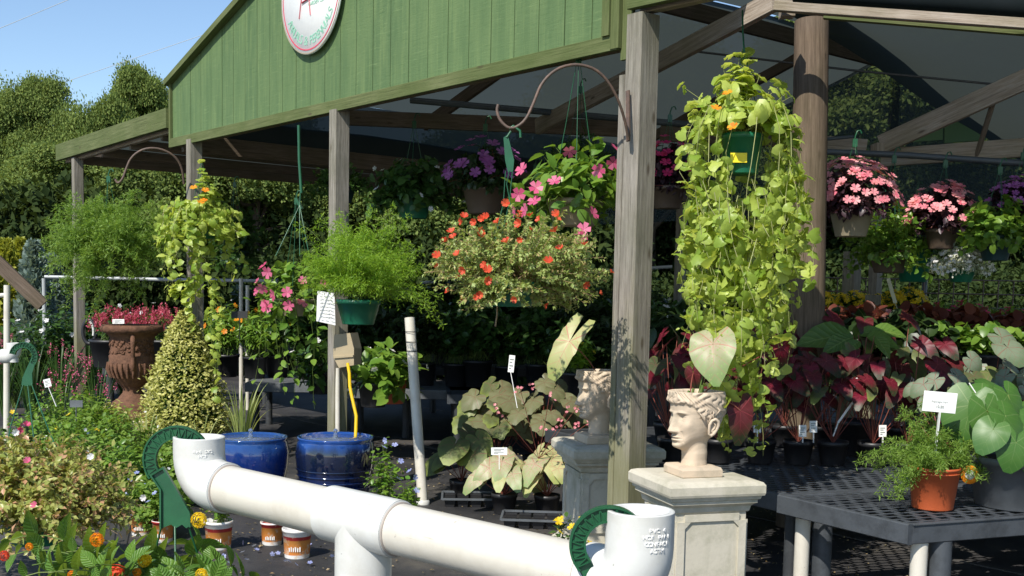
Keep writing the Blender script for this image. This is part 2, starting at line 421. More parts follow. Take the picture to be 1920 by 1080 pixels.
def leaves_on(paths, k, size, T, name, m, parent, t0=.25, t1=1, spread=.9, outw=.5, sj=.3, one=False, upz=1.0, limit=300, jit=0.01, avoid=None):
    mm = len(paths); ts = t0 + (t1 - t0) * (np.arange(k)[None] + rng.uniform(0, 1, (mm, k))) / k
    pos, tan = along(paths, ts); n = len(pos)
    side = norm(rng.normal(size=(n, 3))); side = norm(side - tan * (side * tan).sum(1, keepdims=True))
    c = paths[:, 0].mean(0); rad = norm((pos - c) * np.array([1, 1, .3]))
    d = tan * (1 - spread) + side * spread + rad * .25; u = ZV * upz + rad * outw + rng.normal(size=(n, 3)) * .35
    pos = pos + rng.normal(size=(n, 3)) * jit
    sc = size * rng.uniform(1 - sj, 1 + sj, n)
    if avoid is not None: q_ = ~avoid(pos); pos, d, u, sc = pos[q_], d[q_], u[q_], sc[q_]; n = len(pos)
    if one and n <= limit: single(T, pos, d, u, sc, name, m, parent)
    elif one:
        idx = rng.permutation(n); a, b = idx[:limit], idx[limit:]
        single(T, pos[a], d[a], u[a], sc[a], name, m, parent); merged(T, pos[b], d[b], u[b], sc[b], 'foliage', m, parent)
    else: merged(T, pos, d, u, sc, name, m, parent)
    return pos
def needles_on(paths, kb, blen, kn, nl, m, parent, t0=.2, name='foliage', w=1):
    """fronds with side branchlets full of needles"""
    mm = len(paths); ts = t0 + (1 - t0) * (np.arange(kb)[None] + rng.uniform(0, 1, (mm, kb))) / kb
    pos, tan = along(paths, ts); n = len(pos); side = norm(rng.normal(size=(n, 3)))
    d = norm(tan * .6 + norm(side - tan * (side * tan).sum(1, keepdims=True)) * .9)
    L = (blen * (1.15 - .7 * ts.ravel()))[:, None]
    sub = bez(pos, pos + d * L * .6, pos + d * L - ZV * L * .25, 5)
    t2 = (np.arange(kn)[None] + rng.uniform(0, 1, (n, kn))) / kn
    p2, tn2 = along(sub, t2); q = len(p2)
    dd = tn2 * .5 + norm(rng.normal(size=(q, 3))) * .8
    T = (T_NEEDLE[0] * np.array([w, 1, 1]), T_NEEDLE[1], T_NEEDLE[2])
    merged(T, p2, dd, rng.normal(size=(q, 3)) + ZV * .8, nl * rng.uniform(.7, 1.3, q), name, m, parent)
    return sub
def text_mesh(s, size, m, extrude=.001, align='CENTER', name='lettering'):
    cu = bpy.data.curves.new('lettering', 'FONT'); cu.body = s; cu.size = size; cu.extrude = extrude; cu.align_x = align; cu.align_y = 'CENTER'; cu.resolution_u = 3
    o = bpy.data.objects.new('lettering', cu); COL.objects.link(o); bpy.context.view_layer.update()
    me = bpy.data.meshes.new_from_object(o.evaluated_get(bpy.context.evaluated_depsgraph_get())); bpy.data.objects.remove(o)
    me.materials.clear(); me.materials.append(m); me.name = 'lettering'; return me
def place_text(s, size, m, c, xdir, ydir, parent, extrude=.001, name='lettering', align='CENTER'):
    me = text_mesh(s, size, m, extrude, align); X = norm(xdir); Y = norm(np.asarray(ydir, float) - X * (np.asarray(ydir, float) @ X)); Z = np.cross(X, Y)
    off = np.array(parent.location)
    if parent.parent is not None: off = off + np.array(parent.parent.location)
    c = np.asarray(c, float) - off
    o = bpy.data.objects.new(name, me); COL.objects.link(o); o.parent = parent
    o.matrix_basis = Matrix([[X[i], Y[i], Z[i], c[i]] for i in range(3)] + [[0, 0, 0, 1]]); return o
# ------------------------------------------------------------------ materials
M = {}
M['post'] = wood('weathered_post', (.135, .12, .105), (.265, .24, .205), (.39, .36, .32), moss=True)
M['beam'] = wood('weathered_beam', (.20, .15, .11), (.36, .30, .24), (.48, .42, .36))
M['darkbeam'] = wood('shaded_beam', (.09, .07, .05), (.16, .12, .09), (.22, .17, .13))  # darker copy of the beam wood, shade put into the colour
M['greentrim'] = wood('green_stained_trim', (.075, .095, .035), (.122, .142, .058), (.175, .19, .09), bstr=.3)
M['pole'] = wood('round_pole_wood', (.08, .06, .042), (.15, .11, .078), (.23, .18, .13), .6)
def green_board():
    m, nt, out = mat('green_painted_board')
    a = tex(nt, 'ShaderNodeTexNoise', 3, 'UV', 6, (.5, 3, 1)); b = tex(nt, 'ShaderNodeTexNoise', 30, 'UV', 5, (2.5, .25, 1), .7)
    c = tex(nt, 'ShaderNodeTexNoise', 9, 'UV', 8, (.2, 3, 1), .7); oi = nt.nodes.new('ShaderNodeObjectInfo')
    col = ramp(nt, a.outputs[0], [(.3, (.062, .114, .045)), (.5, (.088, .146, .058)), (.75, (.124, .182, .072))])
    col = mixc(nt, ramp(nt, c.outputs[0], [(.5, (0, 0, 0)), (.75, (.5, .5, .5))]), col, (.20, .27, .10))
    col = mixc(nt, ramp(nt, b.outputs[0], [(.30, (.7, .7, .7)), (.42, (0, 0, 0))]), col, (.05, .105, .035))
    h2 = tex(nt, 'ShaderNodeTexNoise', 24, 'UV', 4, (2.2, .16, 1), .8); col = mixc(nt, ramp(nt, h2.outputs[0], [(.58, (0, 0, 0)), (.7, (.45, .45, .45))]), col, (.21, .29, .12))
    col = mixc(nt, math_(nt, 'MULTIPLY', oi.outputs['Random'], .3), col, (.14, .21, .08))
    finish(nt, out, col, .7, b.outputs[0], .5, .004, spec=.3); return m
M['gboard'] = green_board()
def shade_cloth(name='shade_cloth', tr_=.015):
    m, nt, out = mat(name); n = tex(nt, 'ShaderNodeTexNoise', 1.3, 'Object', 5)
    col = ramp(nt, n.outputs[0], [(.3, (.010, .016, .016)), (.7, (.03, .036, .04))])
    p = nn(nt, 'ShaderNodeBsdfDiffuse'); lk(nt, col, p.inputs[0])
    t = nn(nt, 'ShaderNodeBsdfTranslucent'); t.inputs[0].default_value = (.075, .09, .082, 1)
    tr = nn(nt, 'ShaderNodeBsdfTransparent'); tr.inputs[0].default_value = (1, 1, 1, 1)
    a = nn(nt, 'ShaderNodeMixShader'); a.inputs[0].default_value = .45; lk(nt, p.outputs[0], a.inputs[1]); lk(nt, t.outputs[0], a.inputs[2])
    b = nn(nt, 'ShaderNodeMixShader'); b.inputs[0].default_value = tr_; lk(nt, a.outputs[0], b.inputs[1]); lk(nt, tr.outputs[0], b.inputs[2])
    lk(nt, b.outputs[0], out.inputs[0]); return m
M['cloth'] = shade_cloth(); M['cloth_back'] = shade_cloth('open_shade_cloth', .26)
M['pvc'] = dirty('white_pvc', (.60, .565, .49), (.38, .33, .25), .5, 5, .34, .5, .06, 90, scratch=True)
M['pvc_new'] = dirty('white_pvc_fitting', (.63, .63, .60), (.40, .37, .30), .5, 7, .3, .5, .05, 90, scratch=True)
M['concrete'] = dirty('cast_concrete', (.52, .48, .39), (.22, .22, .14), .95, 4, .85, .2, .5, 45)
M['terra'] = dirty('pink_terracotta', (.57, .455, .335), (.32, .28, .21), .9, 8, .75, .2, .25, 70)
M['rusty'] = dirty('rusty_cast_urn', (.155, .078, .048), (.035, .022, .016), .9, 14, .85, .2, .8, 40, .01)
M['hanger'] = plain('green_plastic_hanger', (.012, .085, .034), .35, .15, 20)
M['greenpot'] = plain('green_plastic_pot', (.012, .13, .07), .35, .1, 10)
M['tanpot'] = plain('tan_plastic_pot', (.33, .28, .19), .5, .12, 10)
M['brownpot'] = plain('brown_plastic_pot', (.10, .07, .05), .5, .15, 10)
M['tealpot'] = plain('dark_teal_pot', (.01, .04, .045), .5, .1, 10)
M['blackpot'] = plain('black_plastic_pot', (.018, .018, .02), .45, .2, 10)
M['greypot'] = plain('grey_plastic_pot', (.10, .11, .12), .4, .25, 10)
M['orangepot'] = plain('orange_plastic_pot', (.50, .105, .035), .45, .1, 9)
M['purplepot'] = plain('purple_plastic_pot', (.10, .06, .2), .45, .1, 9)
M['soil'] = plain('potting_soil', (.03, .02, .014), .95, .4, 40, bstr=.8)
M['iron'] = dirty('rusty_iron', (.09, .06, .045), (.20, .115, .08), .8, 30, .6)
M['dpipe'] = plain('dark_steel_pipe', (.06, .075, .085), .45, .2, 6)
M['bench'] = dirty('grey_plastic_bench', (.062, .070, .080), (.022, .024, .027), .9, 9, .55, .4, .4, 50)
M['bench_mid'] = dirty('mid_grey_plastic_bench', (.12, .13, .14), (.05, .053, .056), .8, 9, .55, .4, .3, 50)  # lighter copy for far benches, lit tops put into the colour
M['bench_black'] = dirty('black_plastic_bench', (.035, .038, .042), (.08, .085, .09), .6, 9, .55, .4, .3, 50)
M['white'] = plain('white_card', (.78, .78, .76), .5, .04, 20)
M['ink'] = plain('grey_ink', (.22, .24, .22), .6, .1, 40)
M['yellow'] = plain('yellow_label', (.85, .68, .02), .5, .06, 20)
M['redink'] = plain('red_sign_paint', (.6, .06, .10), .5, .06, 20)
M['greenink'] = plain('green_sign_paint', (.25, .50, .36), .5, .1, 20)
M['paleink'] = plain('pale_red_paint', (.62, .22, .24), .5, .1, 20)
M['wire'] = plain('dark_wire', (.05, .05, .05), .5, .1, 20)
M['stem'] = leafmat('green_stem', (.10, .17, .03), (.20, .26, .07), .2)
M['redstem'] = leafmat('red_stem', (.25, .06, .05), (.32, .12, .08), .2)
M['tanstem'] = leafmat('tan_stem', (.28, .19, .10), (.40, .28, .16), .15)
M['bark'] = plain('tree_bark', (.10, .075, .055), .9, .4, 6, bstr=.6)
M['lime'] = leafmat('lime_vine_leaf', (.20, .33, .04), (.60, .68, .17), .48, .4)
M['mid'] = leafmat('bright_green_leaf', (.09, .20, .025), (.22, .34, .05), .35, .35)
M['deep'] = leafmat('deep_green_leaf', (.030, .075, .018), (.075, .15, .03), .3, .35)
M['fern'] = leafmat('fern_needle', (.14, .28, .02), (.34, .50, .05), .45, .55)
M['fern2'] = leafmat('soft_fern_needle', (.12, .23, .03), (.26, .38, .07), .45, .55)
M['portu'] = leafmat('olive_succulent_leaf', (.20, .28, .07), (.46, .54, .20), .35, .4, c3=(.50, .36, .18))
M['portu2'] = leafmat('pinkish_succulent_leaf', (.22, .28, .06), (.50, .50, .17), .35, .35, c3=(.60, .30, .20))
M['varieg'] = leafmat('variegated_box_leaf', (.30, .32, .07), (.70, .66, .28), .35, .45)
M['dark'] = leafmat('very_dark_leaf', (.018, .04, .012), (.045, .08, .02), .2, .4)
M['purpleleaf'] = leafmat('dark_purple_leaf', (.03, .014, .022), (.06, .03, .04), .2, .4)
M['redleaf'] = leafmat('copper_red_leaf', (.10, .025, .02), (.22, .07, .04), .3, .4)
M['grass'] = leafmat('grassy_blade', (.20, .26, .07), (.42, .46, .18), .4, .5)
M['silver'] = leafmat('blue_grey_needle', (.14, .20, .17), (.26, .33, .29), .25, .6)
M['goldcon'] = leafmat('golden_conifer_spray', (.26, .29, .03), (.42, .42, .06), .3, .6)
M['whitefl'] = leafmat('cream_bract', (.55, .58, .42), (.82, .82, .70), .35, .5)
for k, a, b in (('f_pink', (.62, .07, .20), (.80, .22, .36)), ('f_salmon', (.80, .18, .26), (.95, .50, .50)), ('f_red', (.62, .05, .02), (.88, .16, .08)),
                ('f_orange', (.80, .20, .01), (.95, .42, .02)), ('f_yellow', (.80, .52, .01), (.95, .72, .05)), ('f_white', (.78, .76, .76), (.9, .88, .88)),
                ('f_purple', (.30, .07, .30), (.52, .20, .50)), ('f_magenta', (.55, .02, .13), (.75, .07, .22)), ('f_blue', (.28, .32, .62), (.5, .54, .85)), ('f_celosia', (.42, .05, .10), (.62, .13, .20))):
    M[k] = leafmat(k, a, b, .35, .5)
T1 = leafmat('tree_leaf_a', (.06, .105, .028), (.23, .29, .08), .28, .8, .12)
T2 = leafmat('tree_leaf_b', (.075, .125, .03), (.26, .32, .09), .28, .8, .12)
T0 = leafmat('bush_leaf_shaded', (.018, .034, .010), (.055, .080, .020), .2, .8, .1)  # shade over the back bushes put into a darker leaf colour
T3 = leafmat('tree_leaf_c', (.07, .11, .018), (.27, .30, .07), .28, .8, .12)
def veined(name, margin, center, vein, spot=0, rough=.45, trans=.3, edge=(.45, .95), speck=None):
    m, nt, out = mat(name)
    tc = nt.nodes.new('ShaderNodeTexCoord'); sp = nt.nodes.new('ShaderNodeSeparateXYZ'); lk(nt, tc.outputs['UV'], sp.inputs[0])
    x = math_(nt, 'MULTIPLY_ADD', sp.outputs[0], 2, -1); y = math_(nt, 'MULTIPLY_ADD', sp.outputs[1], 2, -1)
    r = math_(nt, 'SQRT', math_(nt, 'ADD', math_(nt, 'MULTIPLY', x, x), math_(nt, 'MULTIPLY', y, y)))
    th = math_(nt, 'ABSOLUTE', math_(nt, 'ARCTAN2', x, y))
    n = tex(nt, 'ShaderNodeTexNoise', 9, 'UV', 4); n2 = tex(nt, 'ShaderNodeTexVoronoi', 26, 'UV')
    v = math_(nt, 'ABSOLUTE', math_(nt, 'SINE', math_(nt, 'MULTIPLY_ADD', n.outputs[0], .12, math_(nt, 'MULTIPLY', th, 2.6))))            # radiating veins
    v = math_(nt, 'LESS_THAN', math_(nt, 'MULTIPLY', v, math_(nt, 'ADD', r, .05)), .036)
    side = math_(nt, 'ABSOLUTE', math_(nt, 'SINE', math_(nt, 'MULTIPLY', math_(nt, 'SUBTRACT', y, math_(nt, 'ABSOLUTE', x)), 13)))
    v2 = math_(nt, 'MULTIPLY', math_(nt, 'LESS_THAN', side, .10), .5)
    rr = math_(nt, 'ADD', r, math_(nt, 'MULTIPLY_ADD', n.outputs[0], .5, -.25))
    f = nt.nodes.new('ShaderNodeMapRange'); f.inputs[1].default_value = edge[0]; f.inputs[2].default_value = edge[1]; lk(nt, rr, f.inputs[0])
    col = mixc(nt, f.outputs[0], center, margin)
    if speck: col = mixc(nt, math_(nt, 'LESS_THAN', n2.outputs['Distance'], .28), col, speck)
    col = mixc(nt, math_(nt, 'MAXIMUM', v, v2), col, vein)
    oi = nt.nodes.new('ShaderNodeObjectInfo'); col = mixc(nt, math_(nt, 'MULTIPLY', oi.outputs['Random'], .35), col, margin)
    finish(nt, out, col, rough, v, .3, .004, trans=trans, spec=.4); return m
M['cal_pink'] = veined('caladium_cream_pink', (.20, .34, .10), (.56, .44, .32), (.56, .20, .18), edge=(.15, 1.0), speck=(.33, .46, .17))
M['cal_pale'] = veined('caladium_pale_yellow', (.36, .41, .13), (.52, .50, .25), (.60, .22, .18), edge=(.35, .8))
M['cal_red'] = veined('caladium_red', (.035, .045, .018), (.15, .007, .022), (.32, .035, .06), edge=(.35, .75))  # red darkened in place of the shade over the caladium bench
M['cal_dark'] = veined('caladium_dark_edge', (.26, .32, .06), (.09, .11, .05), (.20, .07, .07), edge=(.45, .9))
M['cal_white'] = veined('caladium_silver', (.10, .16, .07), (.26, .31, .22), (.34, .07, .08), edge=(.35, .95))
M['begonia'] = veined('begonia_olive', (.15, .165, .07), (.21, .21, .11), (.24, .08, .06), edge=(.3, .9))
M['philo'] = veined('philodendron_green', (.035, .11, .018), (.07, .16, .03), (.14, .22, .07), rough=.42, trans=.15)
M['lantleaf0'] = veined('lantana_leaf', (.07, .18, .02), (.12, .26, .03), (.16, .28, .05), rough=.4, edge=(.2, .8))

# ------------------------------------------------------------------ ground
def ground_mat():
    m, nt, out = mat('black_weed_fabric'); n = tex(nt, 'ShaderNodeTexNoise', 1.2, detail=8, rough=.7); n2 = tex(nt, 'ShaderNodeTexNoise', 70, detail=4)
    w = tex(nt, 'ShaderNodeTexWave', 1.1, stretch=(1, .35, 1)); w.inputs['Distortion'].default_value = 1.5
    col = ramp(nt, n.outputs[0], [(.35, (.020, .020, .022)), (.55, (.048, .046, .046)), (.72, (.11, .098, .08))])
    col = mixc(nt, ramp(nt, n2.outputs[0], [(.62, (0, 0, 0)), (.75, (.6, .6, .6))]), col, (.12, .10, .07))
    finish(nt, out, col, .6, math_(nt, 'ADD', n2.outputs[0], math_(nt, 'MULTIPLY', w.outputs[1], 2)), .35, .01, spec=.35); return m
g = MB(); nx = 30
g.add([(-300, -20, 0), (300, -20, 0), (300, 400, 0), (-300, 400, 0)], [(0, 1, 2, 3)]); tag(g.build('ground', ground_mat()), 'black woven weed fabric ground of the nursery yard', kind='structure')
lm = plain('rough_grass_ground', (.035, .05, .015), .95, .4, .6, bstr=.5)
g = MB(); g.add([(-300, 19, .02), (300, 19, .02), (300, 400, .02), (-300, 400, .02)], [(0, 1, 2, 3)]); tag(g.build('lawn', lm), 'rough grass beyond the nursery yard', kind='structure')
# seams of the fabric: thin raised overlaps
g = MB()
for k in range(-2, 9):
    a = S(-6, 1.83 * (k - 3), .003); b = S(14, 1.83 * (k - 3), .003); g.bar(a, b, .05, .006)
tag(g.build('fabric_seam', plain('fabric_seam', (.06, .055, .05), .7, .3, 5)), 'overlapping seams of the black ground fabric', kind='structure')
# litter: fallen leaves and petals
n = 2600; p = np.stack([rng.uniform(-3, 2.2, n), rng.uniform(4.2, 10, n), np.full(n, .012)], 1)
lit = merged(T_Q, p, norm(rng.normal(size=(n, 3)) * np.array([1, 1, .15])), ZV + rng.normal(size=(n, 3)) * .3, rng.uniform(.008, .028, n), 'leaf_litter', leafmat('dry_leaf', (.20, .13, .06), (.45, .38, .22), .1), None)
tag(lit, 'small dry leaves and petals scattered on the black ground', 'leaf litter')

# ------------------------------------------------------------------ the shed
shed = thing('garden_shed', 'open-sided timber sales shed with green boarded gable and shade cloth roof', 'shed', S(2.7, 0, 0))
NF = -ND
def on_gable(px, py, off=0):
    v = W(px, py, 1) - EP; k = ((GL + ND * off - EP) @ ND) / (v @ ND); return EP + v * k
HB, HE, HP = 2.55, 3.092, 3.092 + .304 * 2.7
def rake(s): return HE + .304 * (s if s < 2.7 else 5.4 - s)
bw = .2
for i in range(27):                                     # vertical boards, narrow recessed grooves between
    a, b = i * bw + .003, min(5.4, (i + 1) * bw - .003); off = R.uniform(-.0012, .0012)
    if a < 2.7 < b: top = [(a, rake(a)), (2.7, HP), (b, rake(b))]
    else: top = [(a, rake(a)), (b, rake(b))]
    pts = [S(a, off, HB + .05)] + [S(x, off, h - .006) for x, h in top] + [S(b, off, HB + .05)]
    m_ = MB(); n_ = len(pts); q = [p + ND * .016 for p in pts]
    uvf = lambda P: [(float(p[2]), float((p - GL) @ UD)) for p in P]
    m_.add(pts + q, [tuple(range(n_))[::-1]], [uvf(pts)[::-1]]); m_.add(pts + q, [tuple(range(n_, 2 * n_))]); m_.add(pts + q, [(k, (k + 1) % n_, n_ + (k + 1) % n_, n_ + k) for k in range(n_)])
    m_.build('board', M['gboard'], shed)
m_ = MB(); m_.prism([S(.01, .02, HB + .03), S(.01, .02, HE - .03), S(2.7, .02, HP - .03), S(5.39, .02, HE - .03), S(5.39, .02, HB + .03)], ND * .02); m_.build('backing_panel', M['darkbeam'], shed)
def trim(p0, p1, w, h, name='trim', m='greentrim', upv=ZV):
    b_ = MB(); b_.bar(p0, p1, w, h, upv, b=.002); return b_.build(name, M[m], shed)
trim(S(0, -.012, HB + .035), S(5.4, -.012, HB + .035), .022, .075)
trim(S(.012, -.014, HB), S(.012, -.014, HE), .024, .03, upv=UD)
trim(S(5.385, -.014, HB + .004), S(5.385, -.014, HE), .026, .055, upv=UD); trim(S(5.33, -.026, HB + .07), S(5.33, -.026, HE), .02, .05, upv=UD)
trim(S(-.03, -.03, HE - .006), S(2.7, -.03, HP + .004), .06, .05, 'barge_board'); trim(S(5.43, -.03, HE - .006), S(2.7, -.03, HP + .004), .06, .05, 'barge_board')
trim(S(5.44, .01, 2.50), S(5.44, .01, 3.02), .02, .075, upv=UD)
trim(S(-2.98, -.03, 2.745), S(0, -.03, 2.795), .04, .165, 'fascia_board'); trim(S(5.49, -.03, 2.795), S(9.2, -.03, 2.70), .04, .165, 'fascia_board')
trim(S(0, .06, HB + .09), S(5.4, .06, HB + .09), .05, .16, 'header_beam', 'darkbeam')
trim(S(5.5, .05, 2.775), S(9.2, .05, 2.68), .05, .14, 'header_beam', 'beam'); trim(S(-2.9, .05, 2.70), S(0, .05, 2.75), .05, .12, 'header_beam', 'beam')
def post(px, py, d0, w1, w2, top, name='post', s=None):
    P = S(s, .02, 0); b_ = MB(); x = P + np.array([0, 0, 0.0]); b_.bar(P, P + ZV * top, w1, w2, UD, b=.006); return b_.build(name, M['post'], shed)
post(0, 0, 0, .10, .075, 2.66, s=-2.50); post(0, 0, 0, .11, .08, 2.58, s=.42); post(0, 0, 0, .11, .085, 2.56, s=2.76)
post(0, 0, 0, .125, .10, 2.69, s=5.53); b_ = MB(); b_.bar(S(5.455, .005, 0), S(5.455, .005, 2.42), .085, .038, UD, b=.004); b_.build('nailed_plank', M['post'], shed)
b_ = MB(); b_.tube([W(1522, 40, 6.7)[:3] * 1.0, *(W(1522 - 15 * k / 3, 40 + 300 * k, 6.7) for k in (1, 2)), np.array([W(1500, 700, 6.7)[0], W(1500, 700, 6.7)[1], 0])], [.102, .104, .106, .108], 20); b_.build('round_pole', M['pole'], shed)
# framing inside
def beam(a, b, w, h, m='beam', name='beam', upv=ZV): q = MB(); q.bar(a, b, w, h, upv, b=.003); return q.build(name, M[m], shed)
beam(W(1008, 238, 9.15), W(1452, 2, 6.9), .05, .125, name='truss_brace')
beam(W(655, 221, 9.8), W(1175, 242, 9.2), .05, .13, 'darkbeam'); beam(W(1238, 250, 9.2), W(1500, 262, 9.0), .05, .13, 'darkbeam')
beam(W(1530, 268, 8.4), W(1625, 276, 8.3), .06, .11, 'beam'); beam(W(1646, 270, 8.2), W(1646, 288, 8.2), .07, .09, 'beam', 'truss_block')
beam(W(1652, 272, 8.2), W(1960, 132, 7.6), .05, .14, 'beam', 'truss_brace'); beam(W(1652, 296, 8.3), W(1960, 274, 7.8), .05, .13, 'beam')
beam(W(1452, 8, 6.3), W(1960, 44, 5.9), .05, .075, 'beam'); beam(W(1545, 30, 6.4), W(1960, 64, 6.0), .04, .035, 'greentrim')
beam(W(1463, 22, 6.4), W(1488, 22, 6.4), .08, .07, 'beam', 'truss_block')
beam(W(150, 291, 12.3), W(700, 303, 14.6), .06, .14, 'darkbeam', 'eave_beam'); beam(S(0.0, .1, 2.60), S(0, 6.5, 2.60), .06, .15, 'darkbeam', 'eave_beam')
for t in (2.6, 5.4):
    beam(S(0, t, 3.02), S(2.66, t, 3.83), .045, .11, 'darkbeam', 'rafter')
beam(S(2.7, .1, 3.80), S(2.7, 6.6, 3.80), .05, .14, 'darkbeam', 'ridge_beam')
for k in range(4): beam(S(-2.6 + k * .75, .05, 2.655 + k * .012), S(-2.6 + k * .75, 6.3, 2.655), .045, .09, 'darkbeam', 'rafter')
for s_, t_ in ((0, 6.4), (2.7, 6.4), (5.4, 6.4)): q = MB(); q.bar(S(s_, t_, 0), S(s_, t_, 2.5), .10, .10, UD); q.build('post', M['post'], shed)
for pxx, d_, w_, top_ in ((1583, 11.5, .14, 1.87), (1622, 9.5, .10, 1.43)):
    q = MB(); P = Hh(pxx, d_, 0); q.bar(P, P + ZV * top_, w_, w_, UD, b=.01); tag(q.build('fence_post', M['post'], None, loc=P), 'grey weathered post stub behind the yellow flowers' if w_ > .12 else 'short brown square post in front of the yellow flowers', 'post')
# shade cloth roofs: thin sheets with a slight sag
def sheet(A, B, C, D, name='shade_cloth', sag=.05, n=10):
    A, B, C, D = [np.asarray(x, float) for x in (A, B, C, D)]; V = []; Fs = []
    for i in range(n + 1):
        for j in range(n + 1):
            u, v = i / n, j / n; p = A * (1 - u) * (1 - v) + B * u * (1 - v) + C * u * v + D * (1 - u) * v
            V.append(p - ZV * sag * (math.sin(math.pi * u * 2) ** 2 * .5 + math.sin(math.pi * v * 3) ** 2 * .5))
    for i in range(n):
        for j in range(n): a = i * (n + 1) + j; Fs.append((a, a + 1, a + n + 2, a + n + 1))
    q = MB(); q.add(V, Fs, None, True); return q.build(name, M['cloth'], shed)
sheet(S(0, .04, HE + .03), S(2.72, .04, HP + .02), S(2.72, 6.6, HP + .02), S(0, 6.6, HE + .03)); sheet(S(2.68, .04, HP + .05), S(4.6, .04, HE + .27), S(4.6, 6.6, HE + .27), S(2.68, 6.6, HP + .05)); sheet(S(4.5, .04, HE + .31), S(5.4, .04, HE + .03), S(5.4, .6, HE + .03), S(4.5, .6, HE + .31), sag=.01)
sheet(S(-3.0, .0, 2.835), S(-.02, .0, 2.885), S(-.02, 6.5, 2.80), S(-3.0, 6.5, 2.80))
sheet(S(5.46, .0, 2.885), S(9.3, .0, 2.79), S(9.3, .55, 2.80), S(5.46, .55, 2.885)); sheet(S(4.3, 1.7, 3.60), S(20, 1.7, 3.60), S(20, 7.6, 2.35), S(4.3, 7.6, 2.35), n=14)
sheet(S(-.01, .06, 2.62), S(-.01, 6.5, 2.62), S(-.01, 6.5, 3.12), S(-.01, .06, 3.12), sag=0)
M['cloth'], _k = M['cloth_back'], M['cloth']; sheet(S(-3.0, 6.52, 2.3), S(2.8, 6.52, 2.3), S(2.8, 6.52, 3.9), S(-3, 6.52, 2.95), sag=0); sheet(S(2.7, 6.54, 2.3), S(15, 6.54, 2.3), S(15, 6.54, 3.2), S(2.7, 6.54, 3.95), sag=0)
M['cloth'] = _k
# cables that hold the cloth, steel pipes that carry the baskets
def tubeobj(pts, r, m, name, parent, seg=8): q = MB(); q.tube(pts, r, seg); return q.build(name, m, parent)
tubeobj([W(1300, 96, 8.2), W(1600, 132, 8.0), W(1885, 160, 7.8)], .008, M['wire'], 'cable', shed)
tubeobj([W(770, 188, 9.2), W(980, 206, 9.0), W(1240, 229, 8.8), W(1500, 252, 8.6)], .026, M['dpipe'], 'pipe_rail', shed, 12)
tubeobj([W(1530, 284, 7.9), W(1700, 291, 7.7), W(1960, 309, 7.3)], .022, M['dpipe'], 'pipe_rail', shed, 12)
tubeobj([W(1527, 320, 8), W(1529, 270, 8), W(1540, 262, 8), W(1600, 256, 8)], .012, M['dpipe'], 'bent_rod', shed)
tubeobj([W(1872, 160, 7.8), W(1830, 296, 8.0)], .02, M['darkbeam'], 'brace_rod', shed)
b_ = MB()
for a, b in ((1690, 1768), (1771, 1850), (1853, 1932), (1935, 2010)):
    b_ = MB(); b_.prism([W(a, 268, 10.5), W(a, 285 - (a - 1650) * .5, 10.5), W(b, 285 - (b - 1650) * .5, 10.5), W(b, 262, 10.5)], fw * .02); b_.build('board', M['gboard'], shed)
# far side of the right hand roof: rolled cloth
tubeobj([W(1490, -14, 5.4), W(1960, 16, 4.9)], .045, M['cloth'], 'cloth_roll', shed)

# sign
sgn = thing('round_sign', 'round white sign with red ring and green lettering on the gable', 'sign', S(2.47, -.03, 3.37)); SCn = S(2.47, -.03, 3.37)
q = MB(); q.lathe(SCn, [(0, 0), (.41, 0), (.413, .006), (.41, .012), (0, .012)], 64, axis=NF); q.build('sign_board', M['white'], sgn)
for r1, r2, mm in ((.402, .409, M['tanpot']), (.378, .386, M['redink'])):
    q = MB(); q.lathe(SCn, [(r1, .0125), (r1, .0145), (r2, .0145), (r2, .0125)], 72, False, axis=NF); q.build('sign_ring', mm, sgn)
SX, off = UD, SCn + NF * .0135
def st(s, sz, x, y, m, slant=0, ex=.0008):
    X = SX * math.cos(slant) + ZV * math.sin(slant); Y = ZV * math.cos(slant) - SX * math.sin(slant)
    return place_text(s, sz, m, off + SX * x + ZV * y, X, Y, sgn, ex)
q = MB(); q.bar(off + SX * -.145 + ZV * -.16, off + SX * -.055 + ZV * .22, .003, .014, NF); q.bar(off + SX * .01 + ZV * -.16, off + SX * -.055 + ZV * .22, .003, .014, NF); q.build('letter_stroke', M['paleink'], sgn)
q = MB(); q.bar(off + SX * -.11 + ZV * -.06 + NF * .001, off + SX * .24 + ZV * -.015 + NF * .001, .003, .022, NF); q.build('underline_bar', M['redink'], sgn)
st('BLOOM', .115, .125, .045, M['greenink']); st('GARDEN CENTER', .036, .12, -.085, M['greenink'])
arc = 'ANNUALS & PERENNIALS'; rr = .325
for i, ch in enumerate(arc):
    if ch == ' ': continue
    a = math.radians(-148 + i * (116 / (len(arc) - 1))); cpos = (rr * math.cos(a), rr * math.sin(a)); st(ch, .085, cpos[0], cpos[1], M['greenink'], a + math.pi / 2)

